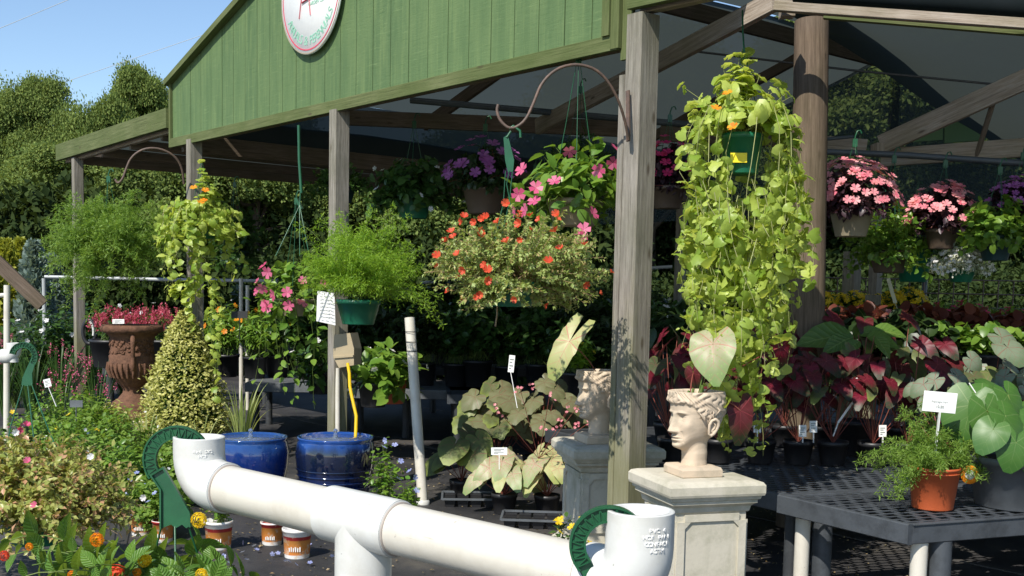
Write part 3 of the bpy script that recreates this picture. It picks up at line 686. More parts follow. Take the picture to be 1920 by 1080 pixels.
def pinnate(name, c1, c2, vein, rough=.4, trans=.35):
    m, nt, out = mat(name); tc = nt.nodes.new('ShaderNodeTexCoord'); sp = nt.nodes.new('ShaderNodeSeparateXYZ'); lk(nt, tc.outputs['UV'], sp.inputs[0])
    ax = math_(nt, 'ABSOLUTE', math_(nt, 'MULTIPLY_ADD', sp.outputs[0], 2, -1)); w = math_(nt, 'ABSOLUTE', math_(nt, 'SINE', math_(nt, 'MULTIPLY', math_(nt, 'SUBTRACT', sp.outputs[1], math_(nt, 'MULTIPLY', ax, .22)), 24)))
    v = math_(nt, 'MAXIMUM', math_(nt, 'LESS_THAN', ax, .05), math_(nt, 'MULTIPLY', math_(nt, 'LESS_THAN', w, .16), .7)); n = tex(nt, 'ShaderNodeTexNoise', 5, 'UV'); oi = nt.nodes.new('ShaderNodeObjectInfo')
    col = mixc(nt, math_(nt, 'FRACT', math_(nt, 'ADD', n.outputs[0], oi.outputs['Random'])), c1, c2); col = mixc(nt, v, col, vein); finish(nt, out, col, rough, math_(nt, 'SUBTRACT', 1, w), .6, .004, trans=trans, tcol=mixc(nt, .5, col, (.4, .5, .03))); return m
M['lantleaf'] = pinnate('lantana_leaf', (.055, .15, .016), (.13, .26, .03), (.20, .32, .07))
M['bigleaf'] = pinnate('pointed_green_leaf', (.05, .12, .02), (.12, .22, .035), (.18, .26, .06))
M['palestem'] = leafmat('pale_vine_stem', (.28, .32, .10), (.48, .48, .22), .2)
ORD = ['first', 'second', 'third', 'fourth', 'fifth', 'sixth', 'seventh', 'eighth', 'ninth', 'tenth', 'eleventh', 'twelfth', 'thirteenth', 'fourteenth', 'fifteenth', 'sixteenth', 'seventeenth', 'eighteenth', 'nineteenth', 'twentieth', 'twenty-first', 'twenty-second', 'twenty-third', 'twenty-fourth', 'twenty-fifth']
# ------------------------------------------------------------------ builders used by many things
def pot(root, r, h, m, ztop=0.0, taper=.74, name='pot', seg=28, rim=.0, loc=(0, 0), rimh=.025):
    t = max(.004, r * .03); x, y = loc; q = MB()
    rm = r * 1.04 if rim == 0 else r * rim
    q.lathe((x, y, ztop), [(0, -h), (r * taper * .98, -h), (r * taper, -h + .004), (r, -rimh), (rm, -rimh), (rm, 0), (rm - t, 0), (r - t, -rimh), (r * .93, -h * .12)], seg)
    o = q.build(name, m, root, world=False)
    q = MB(); q.disc((x, y, ztop - h * .1), r * .95, seg=16); q.build('soil', M['soil'], o, world=False); return o
def strands(root, r, H, m=None, n=3, hook=True, rad=.0022, a0=.5):
    m = m or M['hanger']; q = MB()
    for k in range(n):
        a = a0 + 2 * math.pi * k / n; q.tube([(r * math.cos(a), r * math.sin(a), -.01), (r * .45 * math.cos(a), r * .45 * math.sin(a), H * .55), (.008 * math.cos(a), .008 * math.sin(a), H)], rad, 5)
    if hook:
        q.tube([(0, 0, H - .02), (0, 0, H + .05), (.012, 0, H + .085), (.03, 0, H + .09), (.04, 0, H + .07)], .005, 6)
        q.box((0, 0, H + .01), .03, .012, .05)
    return q.build('hanger', m, root, world=False)
def root_at(name, label, cat, px, py, d, group=None): return thing(name, label, cat, W(px, py, d), group)
def ground_at(name, label, cat, px, d, h=0, group=None): return thing(name, label, cat, Hh(px, d, h), group)
def m_px(px, d): return px * d / F
CAMV = norm(np.array([0, -1, .1]))

# ------------------------------------------------------------------ white pipe stand in front
axA, axB = W(412, 912, 2.80), W(1128, 1083, 2.14)
AX = norm(axB - axA); Tc = W(677, 970, 2.50); tpar = (Tc - axA) @ AX; Tc = axA + AX * tpar
stand = thing('pipe_stand', 'big white plastic pipe stand with two upturned elbow ends, crossing the front', 'pipe stand', (Tc[0], Tc[1], 0))
UPV = norm(ZV - AX * (AX @ ZV) * 0)
def elbow(P, D, r, top, parent, seg=40):
    """P: pipe end of the elbow, D: direction out of the pipe, rises by top to the mouth"""
    out = np.array([D[0], D[1], 0]); out = norm(out); k = r * 1.25
    C = P + D * k * 1.0
    pts = [P - D * .03, P - D * .0]; N_ = 10
    E0 = P; E2 = C + ZV * k
    for i in range(1, N_ + 1):
        t = i / N_; pts.append((1 - t) ** 2 * E0 + 2 * t * (1 - t) * C + t * t * E2)
    pts.append(E2 + ZV * (top - k)); q = MB(); q.tube(pts, r, seg, cap=False)
    M_ = pts[-1]
    q.lathe(M_, [(r, 0), (r - .001, .0015), (r - .009, .0015), (r - .010, 0), (r - .011, -.055), (r - .016, -.056), (r - .018, -.12)], seg)
    q.lathe(P - D * .03, [(r - .008, -.001), (r - .002, -.001), (r, .002)], seg, axis=D)
    o = q.build('elbow', M['pvc_new'], parent); return o, M_
rp, rh = .0572, .0645
e1, mouth1 = elbow(axA, -AX, rh, .115, stand); e2, mouth2 = elbow(axB, AX, rh, .145, stand)
q = MB(); q.tube([axA - AX * .02, axA + AX * (tpar - .085)], rp, 40, False); q.build('pipe', M['pvc'], stand)
q = MB(); q.tube([axA + AX * (tpar + .085), axB + AX * .02], rp, 40, False); q.build('pipe', M['pvc'], stand)
q = MB(); q.tube([Tc - AX * .105, Tc + AX * .105], rh, 40, False)
for sgn_ in (-1, 1): q.lathe(Tc + AX * .105 * sgn_, [(rh, -.003), (rh - .001, 0), (rp + .0003, .0005)], 40, axis=AX * sgn_)
q.tube([Tc, Tc - ZV * .14], rh, 40, False); q.lathe(Tc - ZV * .14, [(rh, -.0), (rh - .001, .002), (rp, .002)], 40, axis=-ZV); q.build('tee', M['pvc_new'], stand)
q = MB(); q.tube([Tc - ZV * .12, np.array([Tc[0], Tc[1], 0])], rp, 32, False); q.build('leg', M['pvc'], stand)
RG = plain('grey_joint_shadow_ring', (.38, .33, .29), .7, .1, 30)  # grey ring colour stands for the shadow at each pipe joint
for P, D in ((axA + AX * .031, AX), (axB - AX * .031, -AX), (Tc + AX * .106, AX), (Tc - AX * .106, -AX)):
    q = MB(); q.lathe(P, [(rp, 0), (rp + .0035, .0004), (rp + .0035, .003), (rp, .0034)], 40, axis=D); q.build('joint_shadow_ring', RG, stand)
EMB = plain('embossed_lettering', (.84, .83, .80), .35, .03, 20)
def emb(mouth, r, rows, ang, parent, dz=.028):
    for i, s_ in enumerate(rows):
        sz = .0115; w = sz * .62; n_ = len(s_)
        for j, ch in enumerate(s_):
            if ch == ' ': continue
            a = ang + (j - (n_ - 1) / 2) * w / r; nr = np.array([math.cos(a), math.sin(a), 0]); X = np.array([-math.sin(a), math.cos(a), 0])
            place_text(ch, sz, EMB, mouth + nr * (r + .0003) - ZV * (dz + i * .0125), X, ZV, parent, .0011)
emb(mouth1, rh, ['4x4 SXS', 'HCF'], math.radians(-66), e1, .03); emb(mouth2, rh, ['PVC 4', 'HCF PW 1', 'CONFAC1', 'ASTM'], math.radians(-66), e2, .026)

# big green plastic hangers on the elbows
def hangerhook(root, C, ro, ri, a0, a1, X, th, tail=None, plate=None):
    """C-shaped ribbed hook in the plane X/Z"""
    Yn = norm(np.cross(X, ZV)); q = MB(); n = 26
    P = lambda r, a: C + (X * math.cos(a) + ZV * math.sin(a)) * r
    An = [a0 + (a1 - a0) * i / n for i in range(n + 1)]
    for a, b in zip(An[:-1], An[1:]):
        q.bar(P(ro, a), P(ro, b), th, .004, upv=norm(P(1, (a + b) / 2) - C)); q.bar(P(ri, a), P(ri, b), th, .004, upv=norm(P(1, (a + b) / 2) - C))
        q.prism([P(ri, a), P(ro, a), P(ro, b), P(ri, b)], Yn * .003)
    k = 14
    for i in range(k):
        a = a0 + (a1 - a0) * i / k; b = a0 + (a1 - a0) * (i + .5) / k; c = a0 + (a1 - a0) * (i + 1) / k
        q.bar(P(ri, a), P(ro, b), th * .8, .0022, upv=norm(P(1, b) - C)); q.bar(P(ro, b), P(ri, c), th * .8, .0022, upv=norm(P(1, b) - C))
    q.build('hook', M['hanger'], root)
XH = norm(rt - ZV * (rt @ ZV))
# left one
b1 = thing('hanging_basket', 'basket of orange and yellow lantana hanging by a green ribbed hook from the left elbow', 'hanging basket', W(345, 1190, 2.72))
dm1 = float((mouth1 - EP) @ fw); C1 = W(333, 862, dm1); px1 = dm1 / F
hangerhook(b1, C1, 63 * px1, 41 * px1, math.radians(28), math.radians(215), XH, .016)
q = MB(); Yn = norm(np.cross(XH, ZV))
pl = [W(x, y, 2.77) for x, y in ((283, 890), (306, 876), (356, 962), (357, 985), (350, 990), (342, 983), (330, 990), (322, 983), (311, 987), (303, 992), (302, 918))]
q.prism(pl, Yn * .004)
ed = [W(x, y, 2.765) for x, y in ((283, 890), (302, 918), (302, 992))]; ed2 = [W(x, y, 2.765) for x, y in ((306, 876), (356, 962), (357, 988))]
for e in (ed, ed2):
    for a, b in zip(e[:-1], e[1:]): q.bar(a, b, .014, .004, upv=XH)
q.bar(W(284, 890, 2.765), W(306, 877, 2.765), .014, .005); q.build('plate', M['hanger'], b1)
q = MB()
for k, (x0, x1, dd) in enumerate(((303, 268, .13), (328, 330, -.13), (353, 402, .1))): q.tube([W(x0, 985, 2.77), W((x0 + x1) / 2, 1060, 2.77 + dd * .4), W(x1, 1165, 2.77 + dd)], .0026, 6)
q.build('strand', M['hanger'], b1)
pot(b1, .14, .13, M['greenpot'], -.02)
def opposite_plant(root, tips, start, T, size, lm, sm, pairs=4, sr=.003, t0=.25, rise=.2, limit=300, tipup=.5):
    """stems with pairs of leaves; every leaf an object"""
    P = arch(tips, start, .03, rise, 8); stems(P, sr, sm, root); pos, dd, uu, sc = [], [], [], []
    for i in range(len(P)):
        for k in range(pairs):
            t = t0 + (1 - t0) * (k + .6) / pairs; p, tn = along(P[i:i + 1], np.array([[t]])); p, tn = p[0], tn[0]
            a = R.random() * 6.3 if k % 2 == 0 else a + math.pi / 2
            s0 = norm(np.cross(tn, [math.cos(a), math.sin(a), .3]))
            for sg in (-1, 1):
                d = norm(s0 * sg + tn * .35 + ZV * R.uniform(-.3, .3)); pos.append(p); dd.append(d); uu.append(norm(tn * .6 + ZV * tipup + rng.normal(size=3) * .25)); sc.append(size * R.uniform(.7, 1.15) * (.6 + .4 * (1 - k / pairs) if k == pairs - 1 else 1))
    pos, dd, uu, sc = map(np.array, (pos, dd, uu, sc)); n = len(pos)
    single(T, pos[:limit], dd[:limit], uu[:limit], sc[:limit], 'leaf', lm, root)
    if n > limit: merged(T, pos[limit:], dd[limit:], uu[limit:], sc[limit:], 'foliage', lm, root)
    return P
L0 = np.array(b1.location)
tp = [W(x, y, d) - L0 for x, y, d in ((125, 1035, 2.75), (185, 1010, 2.65), (60, 1060, 2.7), (10, 1045, 2.8), (240, 1050, 2.6), (165, 1065, 2.5), (290, 1060, 2.85), (345, 1075, 2.6), (395, 1050, 2.75), (440, 1060, 2.7),
      (90, 1075, 2.55), (270, 1030, 2.9), (420, 1090, 2.6), (210, 1085, 2.6), (30, 1085, 2.6), (480, 1085, 2.75), (310, 1100, 2.5), (375, 1010, 2.9), (0, 1020, 2.9))]
opposite_plant(b1, np.array(tp), (0, 0, -.02), T_BIG, .070, M['lantleaf'], M['stem'], 4, .003, .35, .35)
fl = [(182, 1012, 'f_orange', 16), (270, 1052, 'f_yellow', 14), (373, 975, 'f_yellow', 18), (218, 1079, 'f_red', 26), (55, 1025, 'f_orange', 9), (8, 1042, 'f_red', 12), (275, 1049, 'f_yellow', 12), (378, 1077, 'f_yellow', 14), (257, 1073, 'f_orange', 10), (135, 1078, 'f_orange', 10)]
for x, y, k, rpx in fl: single(T_HEAD, [W(x, y, 2.6) - L0], [(.2, 0, 1)], [(0, -1, .7)], m_px(rpx * .8, 2.6), 'flower', M[k], b1)
# right one
b2 = thing('plant_hanger', 'green ribbed plastic hanger hooked over the mouth of the right elbow', 'plant hanger', W(1080, 1300, 2.1))
dm2 = float((mouth2 - EP) @ fw); C2 = W(1142, 1022, dm2); p2 = dm2 / F
hangerhook(b2, C2, 73 * p2, 46 * p2, math.radians(32), math.radians(222), XH, .018)
q = MB(); q.prism([W(x, y, 2.09) for x, y in ((1085, 1068), (1108, 1052), (1140, 1110), (1165, 1180), (1130, 1190), (1110, 1180), (1108, 1110))], Yn * .004); q.build('plate', M['hanger'], b2)
q = MB()
for k, x1 in enumerate((1060, 1140, 1230)): q.tube([W(1112 + k * 22, 1180, 2.09), W(x1, 1370, 2.1 + .1 * (k - 1))], .0026, 6)
q.build('strand', M['hanger'], b2)
# ------------------------------------------------------------------ pedestals and head planters
def pedestal(label, px, py, d, top, hw, ax):
    P = Hh(px, d, 0); P = np.array([P[0], P[1], 0]); root = thing('stone_pedestal', label, 'pedestal', P)
    k = hw
    q = MB(); q.sqlathe(P, [(k * .985, top - .062), (k, top - .052), (k, top - .02), (k * .96, top - .008), (k * .86, top - .001)], ax)
    q.sqlathe(P, [(k * .86, top - .001), (k * .80, top)], ax); q.build('cap', M['concrete'], root)
    q = MB(); q.sqlathe(P, [(k * .76, top - .135), (k * .78, top - .13), (k * .80, top - .11), (k * .86, top - .098), (k * .89, top - .095), (k * .89, top - .082), (k * .93, top - .078), (k * .95, top - .062)], ax); q.build('cornice', M['concrete'], root)
    q = MB(); q.sqlathe(P, [(k * .72, .10), (k * .735, top - .135)], ax)
    ay = np.cross(ZV, ax)
    for n_, t_ in ((-ay, ax), (ay, ax), (ax, ay), (-ax, ay)):         # frame of the sunk panel
        z0, z1 = .16, top - .17; w = k * .73; f = .034; c = P + n_ * w
        def strip(x0, x1, a, b): q.prism([c + t_ * x0 + ZV * a, c + t_ * x1 + ZV * a, c + t_ * x1 + ZV * b, c + t_ * x0 + ZV * b], n_ * .011)
        strip(-w + .001, -w + f, z0, z1); strip(w - f, w - .001, z0, z1); strip(-w + f, w - f, z0, z0 + .03); strip(-w + f, w - f, z1 - .0, z1 + .03)
        ch = .028
        for sg in (-1, 1): q.prism([c + t_ * sg * (w - f) + ZV * z1, c + t_ * sg * (w - f) + ZV * (z1 - ch), c + t_ * sg * (w - f - ch) + ZV * z1], n_ * .0105)
    q.build('shaft', M['concrete'], root)
    q = MB(); q.sqlathe(P, [(k * .95, 0), (k * .95, .06), (k * .88, .075), (k * .80, .10), (k * .72, .101)], ax); q.build('plinth', M['concrete'], root)
    return root, P + ZV * top
aP = norm(np.array([.955, .295, 0]))
ped1, top1 = pedestal('pale stone pedestal in front of the grey bench, under the sunlit head planter', 1294, 4.75, 4.75, .645, .215, aP)
ped2, top2 = pedestal('pale stone pedestal behind the big timber post, under the shaded head planter', 1132, 5.95, 5.95, .612, .245, norm(np.array([.98, .2, 0])))

def head_planter(label, base, scale, yaw, m):
    root = thing('head_planter', label, 'planter', base); cs, sn = math.cos(yaw), math.sin(yaw)
    z = np.array([.045, .07, .095, .108, .118, .125, .135, .15, .17, .19, .22, .26, .29, .325, .35, .372])
    fr = np.array([.050, .048, .050, .056, .078, .092, .099, .102, .104, .104, .103, .100, .106, .109, .111, .110])
    bk = np.array([.060, .058, .058, .062, .066, .070, .076, .086, .099, .108, .121, .131, .133, .131, .128, .122])
    wd = np.array([.056, .053, .054, .058, .064, .069, .074, .080, .086, .090, .095, .098, .099, .099, .098, .095])
    nz, na = 190, 220; V = []; g = lambda x, s: math.exp(-(x / s) ** 2)
    zz = np.linspace(.045, .372, nz)
    for i in range(nz):
        Z = zz[i]
        for j in range(na):
            a = -math.pi + 2 * math.pi * j / na; A = abs(a)
            sm = 1 / (1 + math.exp(-(A - .75) / .22)); Zs = Z - .050 * sm * (1 if Z < .26 else max(0, 1 - (Z - .26) / .03)) * (1 if Z > .10 else max(0, (Z - .07) / .03))
            f, b, w = np.interp(Zs, z, fr), np.interp(Zs, z, bk), np.interp(Zs, z, wd)
            ca, sa = math.cos(a), math.sin(a); e = .88
            y = (f if ca > 0 else b) * math.copysign(abs(ca) ** e, ca); x = w * math.copysign(abs(sa) ** e, sa)
            dr = 0.0
            nb = np.interp(Z, [.186, .193, .200, .235, .272, .288], [0, .75, 1, .62, .30, 0]); dr += .034 * nb * g(a, .105 + .06 * max(0, 1 - abs(Z - .198) / .02))
            dr += .006 * g(A - .17, .06) * g(Z - .198, .008)                                  # wings of the nose
            dr -= .016 * g(A - .36, .17) * g(Z - .259, .015)                                # eye sockets
            dr += .0065 * g(A - .40, .12) * g(Z - .257, .0075)                              # eyeballs
            dr += .0035 * g(A - .40, .15) * g(Z - .2655 + .01 * (A - .4) ** 2, .0022)        # upper lids
            dr += .0025 * g(A - .40, .13) * g(Z - .2485, .002)
            dr += .0085 * g(A - .36, .26) * g(Z - .281 + .02 * (A - .4) ** 2, .007)        # brow
            dr += .007 * g(A - .72, .24) * g(Z - .226, .022) - .006 * g(A - .50, .2) * g(Z - .182, .018)
            dr += .0085 * g(a, .26) * g(Z - .1735, .0042) + .0095 * g(a, .22) * g(Z - .1605, .005) - .006 * g(a, .30) * g(Z - .1668, .0021)
            dr -= .004 * g(a, .08) * g(Z - .182, .006); dr += .011 * g(a, .26) * g(Z - .132, .013) - .006 * g(a, .3) * g(Z - .148, .006)
            dr -= .003 * g(A - .42 - (.20 - Z) * 3, .05) * (1 if .15 < Z < .2 else 0)           # fold beside the mouth
            hl = np.interp(A, [0, .6, 1.0, 1.25, 1.5, 1.8, 2.2, 3.2], [.318, .322, .312, .268, .262, .22, .175, .155])  # hair line
            hm = 1 / (1 + math.exp(-(Z - hl) / .0025))
            if hm > .01:
                ph = a * 15 + 2.2 * math.sin(Z * 90 + A * 4) + Z * 60 * (1 if a > 0 else -1); lk_ = abs(math.sin(ph)) ** .7; wv = math.sin(Z * 210 + 5 * math.sin(a * 5) + A * 8)
                dr += hm * (.0045 + .0062 * lk_ + .0016 * wv)
                if A < 1.1: dr += hm * .006 * g(Z - hl - .012, .011) * (abs(math.sin(a * 11)) ** .5)
            nrm = np.array([x / w ** 2, y / (f if ca > 0 else b) ** 2]); nrm /= np.linalg.norm(nrm) + 1e-9
            x += nrm[0] * dr; y += nrm[1] * dr; V.append((x, y, Z))
    V = np.array(V)
    top = V[-na:]; ringA = top * np.array([.93, .93, 1]) + [0, 0, .001]; ringB = top * np.array([.86, .86, 1]) - [0, 0, .006]; ringC = top * np.array([.80, .80, 1]) - [0, 0, .06]
    V = np.concatenate([V, ringA, ringB, ringC]); nr_ = nz + 3; Fs = []
    for i in range(nr_ - 1):
        for j in range(na):
            j2 = (j + 1) % na; Fs.append((i * na + j, i * na + j2, (i + 1) * na + j2, (i + 1) * na + j))
    def T(v): v = np.asarray(v, float) * scale; return np.stack([v[..., 0] * cs - v[..., 1] * sn, v[..., 0] * sn + v[..., 1] * cs, v[..., 2]], -1)
    link('head', np_mesh('head', T(V), Fs, m, None, True), root)
    for sg in (-1, 1):                                       # ears
        q = MB()
        o = np.array([sg * .101, -.020, .222]); pts = [(0, .012, -.030), (.005, .016, -.010), (.010, .018, .012), (.014, .010, .030), (.019, -.004, .037), (.021, -.018, .028), (.019, -.022, .010), (.014, -.017, -.010), (.008, -.008, -.026), (.004, .004, -.036), (0, .012, -.030)]
        q.tube([T(o + np.array([p[0] * sg, p[1], p[2]])) for p in pts], [.0065 * scale] * 4 + [.007 * scale] * 3 + [.006 * scale, .0075 * scale, .0075 * scale, .006 * scale], 10)
        q.tube([T(o + np.array([sg * a_, b_, c_])) for a_, b_, c_ in ((.006, .010, .018), (.012, .0, .022), (.013, -.010, .012), (.010, -.008, -.004), (.005, .002, -.014))], .004 * scale, 8)
        q.add([T(o + np.array([sg * (.004 + .006 * (j > 3)), .012 * math.cos(j * .785), .027 * math.sin(j * .785)])) for j in range(8)], [tuple(range(8)) if sg > 0 else tuple(range(8))[::-1]])
        for k in range(10):                                  # locks round the ear
            a_ = R.uniform(0, 1); z_ = .262 + .04 * R.random(); y_ = R.uniform(-.06, .035)
            q.tube([T((sg * .100, y_ + .012, z_ + .012)), T((sg * .107, y_, z_)), T((sg * .103, y_ - .012 * (1 - 2 * a_), z_ - .016))], [.003 * scale, .0055 * scale, .002 * scale], 6)
        q.build('ear', m, root, world=False)
    q = MB(); q.sqlathe((0, 0, 0), [(.092 * scale, 0), (.096 * scale, .004), (.096 * scale, .032 * scale), (.090 * scale, .043 * scale), (.062 * scale, .048 * scale)], (aP if sn < 2 else aP)); q.build('base', m, root, world=False)
    q = MB(); q.disc((0, 0, .330 * scale), .085 * scale); q.build('soil', M['soil'], root, world=False)
    return root
def yaw_to(dx, dy): return math.atan2(-dx, dy)
h1 = head_planter('sunlit terracotta planter shaped like a Roman head, on the pedestal by the grey bench', top1 + np.array([-.012, 0, 0]) * 0 + rt * -.015 + np.array([0, -.02, 0]), .95, yaw_to(-.90, -.43), M['terra'])
h2 = head_planter('shaded terracotta planter shaped like a Roman head, half hidden behind the big timber post', top2 + np.array([-.05, -.02, 0]), 1.02, yaw_to(-.93, -.36), M['terra'])

def bigleaf(root, ctr, tip, up, T, m, label=None, petiole=None, sm='redstem', r=.0028, name='leaf'):
    L_ = np.array(root.location); ctr, tip = np.asarray(ctr), np.asarray(tip); s_ = np.linalg.norm(tip - ctr)
    single(T, [ctr - L_], [tip - ctr], [up], s_, name, m, root, label)
    if petiole is not None:
        P = np.asarray(petiole); q = MB(); mid = P * .5 + ctr * .5 + ZV * .03; q.tube([P, P * .3 + mid * .7, mid * .4 + ctr * .6, ctr], r, 6); q.build('leaf_stalk', M[sm], root)
hp1 = thing('potted_caladium', 'caladium with one large cream and pink heart leaf growing from the sunlit head', 'plant', np.array(h1.location) + ZV * .33)
B = np.array(hp1.location)
bigleaf(hp1, W(1337, 645, 4.62), W(1335, 707, 4.52), norm(np.array([-.45, -1, .45])), polar_leaf(HEART, 6, 40, .55, .42, .035), M['cal_pink'], 'large cream and pink heart leaf', B + [.01, 0, 0], 'stem')
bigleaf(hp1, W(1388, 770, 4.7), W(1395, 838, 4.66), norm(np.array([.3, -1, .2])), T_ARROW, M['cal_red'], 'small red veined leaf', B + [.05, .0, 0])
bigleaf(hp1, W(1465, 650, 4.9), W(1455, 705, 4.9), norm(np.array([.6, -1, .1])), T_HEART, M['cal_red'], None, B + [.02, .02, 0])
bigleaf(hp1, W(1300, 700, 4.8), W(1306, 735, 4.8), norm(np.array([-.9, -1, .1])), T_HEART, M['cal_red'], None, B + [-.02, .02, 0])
for k in range(4): q = MB(); a = B + [R.uniform(-.04, .05), R.uniform(-.03, .03), 0]; q.tube([a, a + [R.uniform(-.01, .01), 0, R.uniform(.02, .05)]], .006, 6); q.build('cut_stalk', M['stem'], hp1)
hp2 = thing('potted_caladium', 'caladium with one long yellow-green leaf on a red stalk, growing from the shaded head', 'plant', np.array(h2.location) + ZV * .34)
B = np.array(hp2.location)
bigleaf(hp2, W(1068, 640, 5.7), W(1024, 710, 5.65), norm(np.array([-.55, -.75, -.25])), polar_leaf([(0, 1.0), (15, .75), (35, .45), (70, .28), (110, .27), (140, .42), (158, .72), (168, .78), (180, .6)], 4, 30, .35, .25, .03), M['cal_pale'], None, B)

# ------------------------------------------------------------------ grey lattice benches
def bench(label, C, a, b, la, lb, h, m, th=.085, lattice=True, legs='white', cell=.052):
    root = thing('lattice_bench', label, 'bench', (C[0], C[1], 0)); z = h - th / 2
    q = MB(); e = .03
    C0 = np.array([C[0], C[1], z])
    for p0, p1 in ((C0 + b * e / 2 * 0, C0 + a * la), (C0 + b * lb, C0 + b * lb + a * la)): q.bar(p0, p1, e, th, b=.004)
    for p0, p1 in ((C0 + a * e / 2, C0 + b * lb + a * e / 2), (C0 + a * (la - e / 2), C0 + b * lb + a * (la - e / 2))): q.bar(p0 + b * e * .52, p1 - b * e * .52, e, th - .002, b=.004)
    q.build('rim', m, root)
    if lattice:
        q = MB(); n = int(la / cell); zt = h - .004
        for i in range(n + 1):
            p = C0 * [1, 1, 0] + ZV * zt + a * (i * la / n); q.bar(p + b * .01, p + b * (lb - .01), .013, .003)
            if i < n:
                k = int(lb / (cell * 1.5)); o = .5 * (i % 2)
                for j in range(k): c = p + b * ((j + .25 + o) * lb / k); q.bar(c + a * .007 - ZV * .0005, c + a * (la / n - .007) - ZV * .0005, .016, .003)
        q.build('lattice_top', m, root)
    else:
        q = MB(); q.bar(C0 + b * lb / 2 + a * .02 + ZV * (th / 2 - .011), C0 + b * lb / 2 + a * (la - .02) + ZV * (th / 2 - .011), lb - .04, .018); q.build('top', m, root)
    for i, (fa, fb) in enumerate(((.06, .05), (.94, .05), (.06, .95), (.94, .95))):
        P = C0 + a * la * fa + b * lb * fb; q = MB(); q.tube([[P[0], P[1], h - th - .0], [P[0], P[1], 0]], .034, 20); q.build('leg', M['pvc'] if legs == 'white' else M['bench_black'], root)
        q = MB(); P2 = P + norm(b) * .11 * (1 if fb < .5 else -1); q.tube([[P2[0], P2[1], h - th], [P2[0], P2[1], 0]], .045, 16)
        if legs == 'white': q.build('leg', M['bench'], root, None)
    return root
BH = .50
Cb = PZ(1708, 983, BH); Ab = PZ(1462, 927, BH); Bb = PZ(1920, 968, BH); av = Ab - Cb; la_ = np.linalg.norm(av); av = av / la_; bv = norm(Bb - Cb)
bench1 = bench('grey plastic lattice bench on white pipe legs, nearest, holding the orange pot', Cb, av, bv, la_, 1.9, BH, M['bench'])
C2b = Cb + av * (la_ + .015) + bv * .04
bench('grey lattice bench behind the sunlit head, carrying the red caladiums', C2b, av, bv, 1.15, 2.2, BH - .004, M['bench'], legs='b')
C3b = Cb + av * (la_ + 1.2) + bv * .35; bench('dark lattice bench under the rear caladiums, third in the row', C3b, av, bv, 1.3, 2.2, BH - .004, M['bench_black'], lattice=False, legs='b')
C4b = Cb + av * .2 + bv * 2.25; bench('dark bench behind the nearest one, carrying silver caladiums', C4b, av, bv, 2.6, 2.4, BH - .004, M['bench_black'], lattice=False, legs='b')
C5b = C4b + bv * 2.6 + av * .5; bench('dark far bench under the row of yellow and red bedding flowers', C5b, av, bv, 3.8, 2.2, BH - .004, M['bench_black'], lattice=False, legs='b')

# orange pot with asparagus fern and price sign
of = thing('potted_asparagus_fern', 'asparagus fern in an orange plastic pot near the corner of the grey bench', 'potted plant', PZ(1748, 952, BH))
od = (np.array(of.location) - EP) @ fw; orr = m_px(46, od)
pot(of, orr, orr * 1.72, M['orangepot'], orr * 1.72, .80, rimh=.012, rim=1.025); q = MB(); q.lathe((0, 0, orr * 1.72 - .028), [(orr * .985, 0), (orr * 1.01, .001), (orr * 1.01, .005), (orr * .985, .006)], 28); q.build('pot_ring', M['orangepot'], of, world=False)
L0 = np.array(of.location)
tips = [W(x, y, od + dd) - L0 for x, y, dd in ((1615, 865, .05), (1640, 850, -.1), (1690, 770, .1), (1700, 800, -.05), (1720, 790, .1), (1665, 935, -.12), (1680, 945, -.15), (1830, 870, .0), (1815, 850, -.1), (1800, 800, .1), (1780, 820, -.1), (1660, 830, .15), (1740, 850, -.2), (1845, 885, -.05), (1835, 900, -.08), (1710, 880, -.2), (1770, 870, -.2), (1790, 850, .2), (1730, 760, .12), (1850, 840, .1), (1690, 860, .15), (1672, 900, -.1), (1760, 800, 0), (1705, 840, .0), (1630, 868, .1), (1825, 830, 0))]
Pf = arch(np.concatenate([np.array(tips)] * 2) + rng.normal(size=(52, 3)) * .018, (0, 0, orr * 1.65), .025, .28, 9); stems(Pf, .0016, M['stem'], of)
needles_on(Pf, 26, .045, 9, .018, M['fern2'], of, .15, w=1.0)
sg_ = thing('price_sign', 'white plastic price sign stuck in the orange pot', 'price sign', W(1752, 862, od - .02)); q = MB(); X = norm(rt * 1 - up_ * .09); c = W(1762, 754, od - .06)
q.bar(c - X * m_px(31, od), c + X * m_px(31, od), .002, m_px(38, od), b=.0008); q.build('card', M['white'], sg_); q = MB(); q.bar(c - up_ * m_px(17, od), W(1751, 870, od - .02), .003, m_px(9, od), upv=norm(np.cross(rt, ZV))); q.build('stake', M['white'], sg_)
for i, (s_, sz) in enumerate((('Plant', .013), ('Asparagus Fern', .0115), ('10.50', .016))): place_text(s_, sz, M['ink'], c + up_ * (.022 - i * .021) - fw * .0015, X, up_, sg_, .0003)

